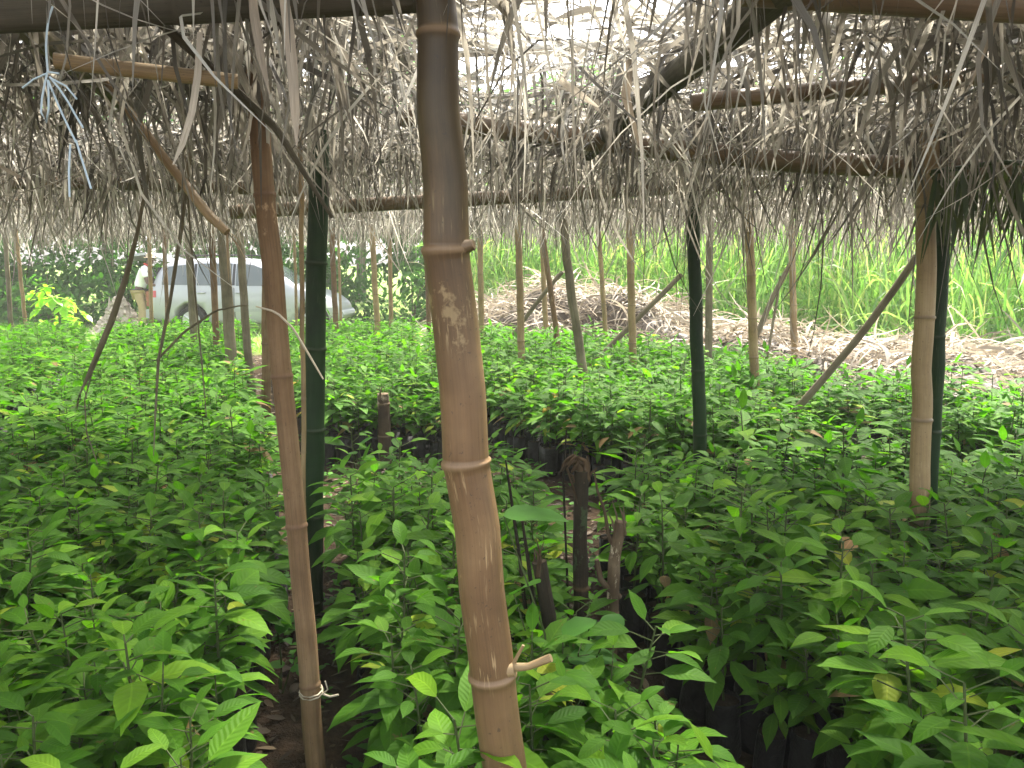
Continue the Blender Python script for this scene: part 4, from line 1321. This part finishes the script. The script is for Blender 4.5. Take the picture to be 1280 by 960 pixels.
def bush(name, loc, label, size, n, leafL, ts, cat='bush'):
    root = thing(name, loc, label, cat)
    lf, st = Acc(), Acc()
    cs, rs = [], []
    for k in range(n):
        u = unit(1)[0]
        c = np.array([u[0] * size[0], u[1] * size[1], size[2] * (0.55 + 0.42 * u[2])]) * rng.uniform(0.5, 1.0)
        c[2] = max(c[2], 0.2)
        cs.append(c); rs.append(rng.uniform(0.22, 0.42) * max(size))
        add_tube(st, [[0, 0, -0.02], [c[0] * 0.3, c[1] * 0.3, c[2] * 0.55], c], [0.03, 0.02, 0.008], 6, lump=0.1, step=0.15)
    clump_leaves(lf, cs, rs, 420, leafL, ts)
    link('foliage', lf.mesh('foliage', M['shrub_leaf']), root)
    link('branches', st.mesh('branches', M['shrub_wood']), root)
    return root


bush('leafy_bush', (-4.6, 20.0, 0), 'dark bush standing beyond the bonnet of the silver car', (1.2, 0.8, 1.9), 10, (0.12, 0.22), -0.05)
bush('leafy_bush', (-11.3, 19.6, 0), 'low green bush behind the lime plant at the far left', (1.4, 0.8, 1.5), 9, (0.12, 0.22), 0.15)
bush('leafy_bush', (-2.3, 18.6, 0), 'small mid green bush past the front of the car, near the rear posts', (0.9, 0.7, 1.3), 8, (0.10, 0.2), 0.25)
bush('leafy_bush', (-9.6, 19.9, 0), 'leafy bush behind the person and the rubble heap', (1.2, 0.8, 1.9), 9, (0.12, 0.22), 0.05)


def tree(loc, H, label, ts):
    root = thing('broadleaf_tree', loc, label, 'tree', 'trees far behind')
    st, lf = Acc(), Acc()
    add_tube(st, [[0, 0, -0.1], [0.1, 0, H * 0.4], [0.0, 0.1, H * 0.7]], [0.22, 0.17, 0.1], 10, lump=0.05, step=0.3)
    cs, rs = [], []
    for k in range(22):
        u = unit(1)[0]
        c = np.array([u[0] * H * 0.36, u[1] * H * 0.3, H * (0.66 + 0.3 * u[2])])
        cs.append(c); rs.append(rng.uniform(0.09, 0.16) * H)
        add_tube(st, [[0.05, 0.05, H * 0.45], c * [0.5, 0.5, 0.85], c], [0.08, 0.05, 0.02], 6, step=0.4)
    clump_leaves(lf, cs, rs, 150, (0.25, 0.5), ts)
    link('trunk', st.mesh('trunk', M['shrub_wood']), root)
    link('crown', lf.mesh('crown', M['shrub_leaf']), root)


tree((-15, 30, 0), 9, 'tall tree far behind the shrubs at the left', 0.0)
tree((-6, 32, 0), 10, 'tall tree far behind the car', 0.1)
tree((3.5, 34, 0), 9, 'tall tree far behind the middle of the shelter', 0.15)
tree((12, 33, 0), 8.5, 'tall tree far behind the tall grass', 0.25)

# lime green lobed plant at the left
root = thing('papaya_plant', tuple(at(75, 412, 15.6) * [1, 1, 0]), 'lime green young plant with big lobed leaves, left of the person', 'plant')
lf, st = Acc(), Acc()
for k in range(15):
    az = k * 2.4 + rng.normal(0, 0.2)
    rr = rng.uniform(0.15, 0.62)
    zt = rng.uniform(0.35, 1.05) * (1.1 - 0.4 * rr)
    c = np.array([math.cos(az) * rr, math.sin(az) * rr * 0.8, zt])
    add_tube(st, [[0, 0, min(zt, 0.5)], c * [0.5, 0.5, 1.05], c], [0.012, 0.009, 0.007], 6, step=0.1)
    la = az + np.linspace(-2.3, 2.3, 7)
    e1 = np.array([math.cos(az) * 0.6, math.sin(az) * 0.6, -0.75])
    e2 = np.array([-math.sin(az), math.cos(az), 0.0])
    la = la - az
    D = np.cos(la)[:, None] * e1 + np.sin(la)[:, None] * e2
    Ls = np.array([0.14, 0.2, 0.24, 0.27, 0.24, 0.2, 0.14]) * rng.uniform(0.9, 1.25)
    add_ribbons(lf, np.repeat(c[None], 7, 0), D, Ls, Ls * 0.5, 0.3, LEAF_T, LEAF_W, rng.random(7), fold=0.15)
add_tube(st, [[0, 0, -0.05], [0.01, 0, 0.3], [0.0, 0.02, 0.75]], [0.03, 0.026, 0.018], 8, step=0.1)
link('leaves', lf.mesh('leaves', M['papaya_leaf']), root)
link('stem', st.mesh('stem', M['seedling_stem']), root)

# pale rubble heap behind the person
acc = Acc()
cbase = at(152, 416, 18.0) * [1, 1, 0]
hx, hy = np.meshgrid(np.linspace(-0.75, 0.75, 26), np.linspace(-0.6, 0.6, 22))
hz = 0.75 * np.exp(-((hx / 0.36) ** 2 + (hy / 0.4) ** 2)) * (1 + rng.normal(0, 0.10, hx.shape)) + rng.normal(0, 0.015, hx.shape) - 0.03
n, m = hx.shape
i0 = np.arange(n - 1)[:, None] * m + np.arange(m - 1)[None]
acc.add(np.stack([hx, hy, hz], -1).reshape(-1, 3), np.stack([i0, i0 + 1, i0 + m + 1, i0 + m], -1).reshape(-1, 4), 0, None)
for k in range(150):
    px_, py_ = rng.normal(0, 0.3, 2)
    pz = 0.75 * math.exp(-((px_ / 0.36) ** 2 + (py_ / 0.4) ** 2))
    q, _ = np.linalg.qr(rng.normal(0, 1, (3, 3)))
    add_box(acc, (px_, py_, pz), rng.uniform(0.03, 0.10, 3), mat=q)
o = link('rubble_heap', acc.mesh('rubble_heap', M['rubble'], smooth=False))
o.location = cbase
tag(o, 'pale heap of rubble on the ground behind the person', 'rubble heap', kind='stuff')

# ------------------------------------------------------------------ car
def bake(o, name=None):
    dg = bpy.context.evaluated_depsgraph_get()
    me = bpy.data.meshes.new_from_object(o.evaluated_get(dg))
    o.modifiers.clear()
    old = o.data
    o.data = me
    me.name = name or old.name
    return o


def build_car():
    LEN = 4.28
    root = thing('estate_car', (-7.74, 17.85, 0), 'silver estate car with its tailgate raised, parked beyond the beds at the left', 'car')
    # stations from the tail (x=0) to the nose: x, z_sill, z_belt, z_top, half widths sill/mid/belt/top
    st = [
        (0.00, 0.40, 0.80, 0.86, .62, .70, .66, .60),
        (0.06, 0.32, 0.98, 1.04, .72, .80, .76, .66),
        (0.22, 0.27, 1.02, 1.46, .76, .84, .81, .60),
        (0.42, 0.26, 1.03, 1.57, .78, .85, .82, .60),
        (0.96, 0.24, 1.02, 1.62, .79, .86, .83, .61),
        (1.70, 0.23, 1.00, 1.63, .79, .86, .83, .61),
        (2.30, 0.23, 0.99, 1.60, .79, .86, .83, .61),
        (2.62, 0.23, 0.98, 1.52, .79, .86, .83, .61),
        (3.05, 0.24, 0.98, 1.24, .79, .86, .83, .64),
        (3.34, 0.24, 0.96, 1.02, .79, .86, .82, .70),
        (3.70, 0.25, 0.88, 0.93, .78, .85, .80, .66),
        (4.02, 0.27, 0.76, 0.82, .74, .80, .75, .58),
        (4.22, 0.30, 0.62, 0.68, .64, .70, .66, .46),
        (4.28, 0.38, 0.54, 0.58, .52, .58, .55, .40),
    ]
    ring = []
    for x, zs, zb, zt, ws, wm, wb, wt in st:
        zm = zs + (zb - zs) * 0.5
        half = [(-ws * 0.9, zs - 0.02), (-ws, zs + 0.03), (-wm, zm), (-wb, zb), (-(wt + (wb - wt) * .12), zb + (zt - zb) * .88), (-wt * .85, zt)]
        full = half + [(0, zt + 0.02)] + [(-a, b) for a, b in reversed(half)]
        ring.append([(x, a, b) for a, b in full])
    V = np.array(ring)
    n, m = V.shape[:2]
    i0 = np.arange(n - 1)[:, None] * m + np.arange(m)[None]
    i1 = np.arange(n - 1)[:, None] * m + (np.arange(m)[None] + 1) % m
    F = [list(f) for f in np.stack([i0, i1, i1 + m, i0 + m], -1).reshape(-1, 4)]
    F.append(list(range(m))[::-1][::-1][::-1])
    F.append([(n - 1) * m + k for k in range(m)])
    me = bpy.data.meshes.new('body')
    me.from_pydata([tuple(v) for v in V.reshape(-1, 3)], [], [tuple(int(q) for q in f) for f in F])
    me.validate()
    body = link('body', me, root)
    import bmesh
    bm = bmesh.new(); bm.from_mesh(me)
    bmesh.ops.recalc_face_normals(bm, faces=bm.faces)
    cr = bm.edges.layers.float.new('crease_edge')
    for e in bm.edges:      # keep the belt line crisp
        pass
    bm.to_mesh(me); bm.free()
    sub = body.modifiers.new('s', 'SUBSURF'); sub.levels = 2; sub.render_levels = 2
    cut_objs = []
    for wx in (0.96, 3.63):
        c = Acc()
        add_tube(c, [[wx, -1.2, 0.32], [wx, 1.2, 0.32]], 0.385, 28, step=3)
        mec = c.mesh('cut', M['car_black'])
        bm = bmesh.new(); bm.from_mesh(mec)
        bmesh.ops.remove_doubles(bm, verts=bm.verts, dist=0.0008)
        bmesh.ops.holes_fill(bm, edges=[e for e in bm.edges if e.is_boundary])
        bmesh.ops.recalc_face_normals(bm, faces=bm.faces)
        bm.to_mesh(mec); bm.free()
        co = link('cutter', mec, root)
        b = body.modifiers.new('b', 'BOOLEAN'); b.operation = 'DIFFERENCE'; b.object = co; b.solver = 'EXACT'
        cut_objs.append(co)
    me.materials.append(M['car_paint']); me.materials.append(M['car_black'])
    bpy.context.view_layer.update()
    bake(body, 'body')
    for c in cut_objs:
        bpy.data.objects.remove(c)
    for p in body.data.polygons:
        p.use_smooth = True
        cx, cyy, cz = p.center
        rr = min(abs(math.hypot(cx - q, cz - 0.32)) for q in (0.96, 3.63))
        p.material_index = 1 if rr < 0.37 else 0
    from mathutils.bvhtree import BVHTree
    dg = bpy.context.evaluated_depsgraph_get()
    bv = BVHTree.FromObject(body, dg)

    def side_patch(outline_fn, xs, zs, s, off):
        """a grid in (x,z) pressed on to the car's flank"""
        A = Acc()
        nx, nz = len(xs), zs
        P = np.zeros((nx, nz, 3))
        for i, x in enumerate(xs):
            zlo, zhi = outline_fn(x)
            for j in range(nz):
                z = zlo + (zhi - zlo) * j / (nz - 1)
                hit = bv.ray_cast(Vector((x, s * 3, z)), Vector((0, -s, 0)))
                if hit[0] is None:
                    P[i, j] = (x, s * 0.7, z)
                else:
                    nv = hit[1] if hit[1].y * s > 0 else -hit[1]
                    P[i, j] = hit[0] + nv * off
        i0 = np.arange(nx - 1)[:, None] * nz + np.arange(nz - 1)[None]
        A.add(P.reshape(-1, 3), np.stack([i0, i0 + 1, i0 + nz + 1, i0 + nz], -1).reshape(-1, 4), 0, None)
        return A
    for s in (-1, 1):
        wins = [(0.34, 1.02, lambda x: (1.06, np.interp(x, [0.34, 0.45, 1.02], [1.36, 1.44, 1.50]))),
                (1.12, 1.88, lambda x: (1.05, np.interp(x, [1.12, 1.88], [1.505, 1.505]))),
                (1.98, 2.98, lambda x: (1.04, np.interp(x, [1.98, 2.32, 2.62, 2.98], [1.50, 1.48, 1.37, 1.14])))]
        for a, b, fn in wins:
            wo = link('side_window', side_patch(fn, np.linspace(a, b, 12), 5, s, 0.006).mesh('side_window', M['car_glass']), root)
        for x0 in (1.07, 1.93):
            link('pillar_trim', side_patch(lambda x: (1.05, 1.50), np.linspace(x0 - 0.03, x0 + 0.03, 3), 5, s, 0.005).mesh('pillar_trim', M['car_black']), root)
        for x0, x1 in ((1.10, 1.93), (1.95, 3.02)):
            sm = side_patch(lambda x: (0.34, 1.0), np.linspace(x0 - 0.005, x0 + 0.005, 2), 8, s, 0.003)
            sm2 = side_patch(lambda x: (0.34, 1.0), np.linspace(x1 - 0.005, x1 + 0.005, 2), 8, s, 0.003)
            for q in range(len(sm2.V)):
                sm.add(sm2.V[q], sm2.F[q], 0, None)
            d = link('door_seam', sm.mesh('door_seam', M['car_black']), root)
            hd = Acc()
            hit = bv.ray_cast(Vector((x0 + 0.13, s * 3, 0.9)), Vector((0, -s, 0)))
            add_box(hd, (x0 + 0.13, hit[0].y + s * 0.015, 0.9), (0.17, 0.025, 0.03))
            link('door_handle', hd.mesh('door_handle', M['car_paint']), root)
        tr = side_patch(lambda x: (0.50, 0.56), np.linspace(1.4, 3.2, 14), 2, s, 0.008)
        link('rub_strip', tr.mesh('rub_strip', M['car_trim']), root)
        lm = side_patch(lambda x: (0.80, 0.94), np.linspace(0.03, 0.21, 8), 4, s, 0.008)
        link('tail_lamp', lm.mesh('tail_lamp', M['lamp_red']), root)
        hl = side_patch(lambda x: (0.58, np.interp(x, [3.9, 4.15], [0.74, 0.66])), np.linspace(3.9, 4.17, 6), 4, s, 0.008)
        link('headlight', hl.mesh('headlight', M['lamp_clear']), root)
        mr = Acc()
        add_tube(mr, [[2.86, s * 0.84, 1.05], [2.85, s * 0.98, 1.08]], [0.03, 0.03], 8)
        add_tube(mr, [[2.80, s * 0.99, 1.10], [2.85, s * 0.99, 1.10], [2.93, s * 0.98, 1.10]], [0.085, 0.10, 0.05], 12, step=0.02)
        link('wing_mirror', mr.mesh('wing_mirror', M['car_black']), root)
        rl = Acc()
        add_tube(rl, [[0.55, s * 0.57, 1.63], [0.62, s * 0.57, 1.68], [2.1, s * 0.57, 1.69], [2.2, s * 0.57, 1.63]], 0.014, 8)
        link('roof_rail', rl.mesh('roof_rail', M['car_black']), root)
        for wx in (0.96, 3.63):
            ty = Acc()
            add_tube(ty, [[wx, s * 0.60, 0.31], [wx, s * 0.62, 0.31], [wx, s * 0.78, 0.31], [wx, s * 0.81, 0.31]], [0.27, 0.31, 0.31, 0.28], 28, step=0.03)
            to = link('wheel', ty.mesh('tyre', M['car_rubber']), root)
            ri = Acc()
            add_tube(ri, [[wx, s * 0.79, 0.31], [wx, s * 0.822, 0.31]], [0.20, 0.195], 24)
            for q in range(5):
                a = q * 2 * math.pi / 5
                add_tube(ri, [[wx, s * 0.83, 0.31], [wx + 0.19 * math.cos(a), s * 0.825, 0.31 + 0.19 * math.sin(a)]], [0.035, 0.025], 6)
            link('rim', ri.mesh('rim', M['car_rim']), to)
    # windscreen, rear opening, bumper, plate, raised tailgate
    def quad(name, pts, mat, thick=0.012, nrm=(0, 0, 1)):
        A = Acc()
        P = np.array(pts, float)
        nv = np.array(nrm, float)
        A.add(np.concatenate([P + nv * thick, P]), [[0, 1, 2, 3], [7, 6, 5, 4], [0, 4, 5, 1], [1, 5, 6, 2], [2, 6, 7, 3], [3, 7, 4, 0]], 0, None)
        return link(name, A.mesh(name, M[mat], smooth=False), root)
    A = Acc()
    G = np.zeros((9, 9, 3))
    for i, x in enumerate(np.linspace(2.66, 3.28, 9)):
        for j, yy in enumerate(np.linspace(-1, 1, 9)):
            hw = np.interp(x, [2.66, 3.28], [0.52, 0.66])
            hit = bv.ray_cast(Vector((x, yy * hw, 3)), Vector((0, 0, -1)))
            G[i, j] = hit[0] + hit[1] * (0.006 if hit[1].z > 0 else -0.006)
    i0 = np.arange(8)[:, None] * 9 + np.arange(8)[None]
    A.add(G.reshape(-1, 3), np.stack([i0, i0 + 1, i0 + 10, i0 + 9], -1).reshape(-1, 4), 0, None)
    link('windscreen', A.mesh('windscreen', M['car_glass']), root)
    A = Acc()
    add_tube(A, [[-0.03, -0.72, 0.45], [-0.06, -0.4, 0.45], [-0.06, 0.4, 0.45], [-0.03, 0.72, 0.45]], 0.10, 12, step=0.1)
    link('rear_bumper', A.mesh('rear_bumper', M['car_paint']), root)
    A = Acc()
    add_tube(A, [[4.22, -0.62, 0.42], [4.28, -0.35, 0.42], [4.28, 0.35, 0.42], [4.22, 0.62, 0.42]], 0.10, 12, step=0.1)
    link('front_bumper', A.mesh('front_bumper', M['car_paint']), root)
    quad('boot_opening', [(0.075, -0.58, 0.74), (0.205, -0.52, 1.42), (0.205, 0.52, 1.42), (0.075, 0.58, 0.74)], 'car_black', 0.05, (-1, 0, 0.2))
    tg = Acc()
    prof = [(0.34, 1.60), (0.12, 1.68), (-0.12, 1.74), (-0.34, 1.72), (-0.44, 1.62)]
    P = np.array([[(x, yy * 0.60 * (1 - 0.03 * i), z) for yy in np.linspace(-1, 1, 7)] for i, (x, z) in enumerate(prof)])
    P2 = P - [0.0, 0, 0.055]
    n_, m_ = P.shape[:2]
    i0 = np.arange(n_ - 1)[:, None] * m_ + np.arange(m_ - 1)[None]
    Fq = np.stack([i0, i0 + 1, i0 + m_ + 1, i0 + m_], -1).reshape(-1, 4)
    tg.add(P.reshape(-1, 3), Fq, 0, None)
    tg.add(P2.reshape(-1, 3), Fq[:, ::-1], 0, None)
    for a_ in (P[:, 0], P[:, -1], P[0], P[-1]):
        b_ = a_ - [0, 0, 0.055]
        ii = np.arange(len(a_) - 1)
        tg.add(np.concatenate([a_, b_]), np.stack([ii, ii + 1, ii + 1 + len(a_), ii + len(a_)], -1), 0, None)
    to = link('tailgate', tg.mesh('tailgate', M['car_paint']), root)
    to['label'] = 'tailgate swung up'
    A = Acc()
    for s in (-1, 1):
        add_tube(A, [[0.20, s * 0.54, 1.20], [-0.12, s * 0.54, 1.68]], 0.011, 6)
    link('gas_strut', A.mesh('gas_strut', M['car_black']), to)
    return root


build_car().scale = (0.955, 1, 1)

# ------------------------------------------------------------------ person
def skin_mesh(name, joints, edges, mat, parent, levels=2):
    keys = list(joints)
    me = bpy.data.meshes.new(name)
    me.from_pydata([joints[k][:3] for k in keys], [(keys.index(a), keys.index(b)) for a, b in edges], [])
    o = link(name, me, parent)
    md = o.modifiers.new('skin', 'SKIN')
    sv = me.skin_vertices[0].data
    for i, k in enumerate(keys):
        r = joints[k][3]
        sv[i].radius = r if isinstance(r, tuple) else (r, r)
    sv[0].use_root = True
    md.use_smooth_shade = True
    ss = o.modifiers.new('sub', 'SUBSURF'); ss.levels = levels; ss.render_levels = levels
    bpy.context.view_layer.update()
    bake(o, name)
    o.data.materials.clear()
    o.data.materials.append(M[mat])
    for p in o.data.polygons:
        p.use_smooth = True
    return o


def build_person():
    # local +X is the way the person faces; stands bent slightly forward over the boot
    root = thing('person', (-7.98, 17.25, 0.0), 'person in white shirt and khaki trousers bending towards the back of the car', 'person', rz=R(8))
    J = {
        'pelvis': (0.00, 0, 0.93, (.13, .115)), 'waist': (0.02, 0, 1.06, (.12, .10)), 'chest': (0.10, 0, 1.26, (.15, .115)), 'upper': (0.155, 0, 1.38, (.13, .10)),
        'neck': (0.215, 0, 1.475, .052), 'skull': (0.255, 0, 1.545, (.072, .080)), 'crown': (0.272, 0, 1.635, (.07, .078)), 'top': (0.275, 0, 1.685, (.045, .05)),
    }
    E = [('pelvis', 'waist'), ('waist', 'chest'), ('chest', 'upper'), ('upper', 'neck'), ('neck', 'skull'), ('skull', 'crown'), ('crown', 'top')]
    for s, t in ((1, 'l'), (-1, 'r')):
        J.update({'hip' + t: (0.0, s * .095, .88, .088), 'knee' + t: (0.04 - s * .05, s * .105, .48, .056), 'ankle' + t: (-0.02 - s * .06, s * .11, .09, .038), 'toe' + t: (0.13 - s * .06, s * .125, .035, (.035, .028)),
                  'sh' + t: (0.165, s * .185, 1.385, .056), 'el' + t: (0.235, s * .235, 1.10, .041), 'wr' + t: (0.46, s * .16, 1.02, .028), 'pa' + t: (0.53, s * .145, 1.01, (.026, .036))})
        E += [('pelvis', 'hip' + t), ('hip' + t, 'knee' + t), ('knee' + t, 'ankle' + t), ('ankle' + t, 'toe' + t), ('upper', 'sh' + t), ('sh' + t, 'el' + t), ('el' + t, 'wr' + t), ('wr' + t, 'pa' + t)]
        for f in range(4):
            oy = (f - 1.5) * 0.019
            J['f%d%s' % (f, t)] = (0.585 + 0.004 * (f in (1, 2)), s * .145 + oy, 1.0, .0085)
            J['g%d%s' % (f, t)] = (0.61 + 0.006 * (f in (1, 2)), s * .145 + oy, 0.972, .007)
            E += [('pa' + t, 'f%d%s' % (f, t)), ('f%d%s' % (f, t), 'g%d%s' % (f, t))]
        J['th' + t] = (0.525, s * (.145 - .045), 0.995, .010)
        J['tt' + t] = (0.56, s * (.145 - .05), 0.975, .008)
        E += [('pa' + t, 'th' + t), ('th' + t, 'tt' + t)]
    body = skin_mesh('body', J, E, 'skin', root)
    # face features grown on the same mesh
    fa = Acc()
    add_tube(fa, [[0.335, 0, 1.59], [0.358, 0, 1.565], [0.345, 0, 1.553]], [0.007, 0.013, 0.009], 8, step=0.006)      # nose
    add_tube(fa, [[0.333, -0.022, 1.528], [0.340, 0, 1.526], [0.333, 0.022, 1.528]], 0.006, 6, step=0.01)               # lips
    for s in (-1, 1):
        add_tube(fa, [[0.26, s * 0.074, 1.60], [0.265, s * 0.084, 1.575], [0.262, s * 0.076, 1.55]], [0.008, 0.014, 0.008], 8, step=0.008)
    import bmesh
    bm = bmesh.new()
    bm.from_mesh(body.data)
    bm.from_mesh(fa.mesh('face', M['skin']))
    bm.to_mesh(body.data); bm.free()
    for p in body.data.polygons:
        p.use_smooth = True
    ey = Acc()
    for s in (-1, 1):
        add_tube(ey, [[0.322, s * 0.030, 1.595], [0.336, s * 0.030, 1.595]], [0.010, 0.006], 8)
    link('eyes', ey.mesh('eyes', M['eye']), root)
    S = {'a': (0.01, 0, 0.96, (.155, .135)), 'b': (0.03, 0, 1.08, (.15, .125)), 'c': (0.10, 0, 1.26, (.175, .135)), 'd': (0.155, 0, 1.39, (.145, .115)), 'e': (0.20, 0, 1.45, .07)}
    SE = [('a', 'b'), ('b', 'c'), ('c', 'd'), ('d', 'e')]
    for s, t in ((1, 'l'), (-1, 'r')):
        S['s' + t] = (0.165, s * .19, 1.385, .072)
        S['m' + t] = (0.205, s * .222, 1.20, .064)
        SE += [('d', 's' + t), ('s' + t, 'm' + t)]
    skin_mesh('shirt', S, SE, 'shirt', root)
    T = {'p': (0.0, 0, 0.93, (.145, .13))}
    TE = []
    for s, t in ((1, 'l'), (-1, 'r')):
        T.update({'h' + t: (0.0, s * .095, .86, .102), 'k' + t: (0.04 - s * .05, s * .105, .48, .076), 'q' + t: (-0.015 - s * .06, s * .11, .13, .062)})
        TE += [('p', 'h' + t), ('h' + t, 'k' + t), ('k' + t, 'q' + t)]
    skin_mesh('trousers', T, TE, 'trousers', root)
    B = Acc()
    th = np.linspace(0, 2 * math.pi, 25)
    add_tube(B, [[0.01 + 0.145 * math.cos(t), 0.165 * math.sin(t), 0.955] for t in th], 0.022, 6, step=0.05)
    link('belt', B.mesh('belt', M['belt']), root)
    B = Acc()
    add_tube(B, [[0.205 + 0.068 * math.cos(t), 0.072 * math.sin(t), 1.475 - 0.03 * math.cos(t)] for t in th], 0.022, 6, step=0.03)
    link('neck_scarf', B.mesh('neck_scarf', M['red_cloth']), root)
    B = Acc()
    lv = [(0.0, 0.135), (0.004, 0.13), (0.012, 0.090), (0.05, 0.088), (0.085, 0.075), (0.10, 0.04), (0.103, 0.003)]
    tl = np.linspace(0, 2 * math.pi, 21)
    V = np.array([[(0.272 + r * 1.08 * math.cos(t), r * math.sin(t), 1.635 + z) for t in tl] for z, r in lv])
    i0 = np.arange(len(lv) - 1)[:, None] * 21 + np.arange(20)[None]
    B.add(V.reshape(-1, 3), np.stack([i0, i0 + 1, i0 + 22, i0 + 21], -1).reshape(-1, 4), 0, None)
    link('hat', B.mesh('hat', M['cap_cloth']), root)
    for s, in ((1,), (-1,)):
        B = Acc()
        bx, by = -0.02 - s * .06, s * .112
        add_tube(B, [[bx - 0.05, by, 0.05], [bx + 0.03, by, 0.055], [bx + 0.12, by + s * .012, 0.042], [bx + 0.19, by + s * .018, 0.032]], [0.046, 0.05, 0.045, 0.028], 10, step=0.03)
        link('shoe', B.mesh('shoe', M['shoe']), root)


build_person()

# reddish box on the lip of the boot
root = thing('wooden_crate', (-7.62, 17.35, 0.60), 'reddish brown box at the back of the car, in front of the person', 'box')
acc = Acc()
for k in range(3):
    for s in (-1, 1):
        add_box(acc, (0, s * 0.17, 0.055 + k * 0.105), (0.40, 0.018, 0.095))
        add_box(acc, (s * 0.191, 0, 0.055 + k * 0.105), (0.018, 0.32, 0.095))
add_box(acc, (0, 0, 0.006), (0.36, 0.31, 0.012))
link('side_boards', acc.mesh('side_boards', M['box_brown'], smooth=False), root)
acc = Acc()
for sx in (-1, 1):
    for sy in (-1, 1):
        add_box(acc, (sx * 0.168, sy * 0.148, 0.165), (0.024, 0.022, 0.325))
link('corner_posts', acc.mesh('corner_posts', M['box_brown'], smooth=False), root)

# ------------------------------------------------------------------ thin volume added to imitate lens glare
A = Acc()
add_box(A, (0, 22, 5.5), (60, 64, 13.0))
k = NT('veil')
pv = k.n('ShaderNodeVolumePrincipled')
pv.inputs['Color'].default_value = (0.95, 0.95, 0.88, 1)
pv.inputs['Density'].default_value = 0.0026
pv.inputs['Anisotropy'].default_value = 0.2
k.l(pv.outputs[0], k.out.inputs['Volume'])
hz_o = link('veil', A.mesh('veil', k.m, smooth=False))
tag(hz_o, 'thin pale haze added to imitate lens glare', 'veil', kind='stuff')
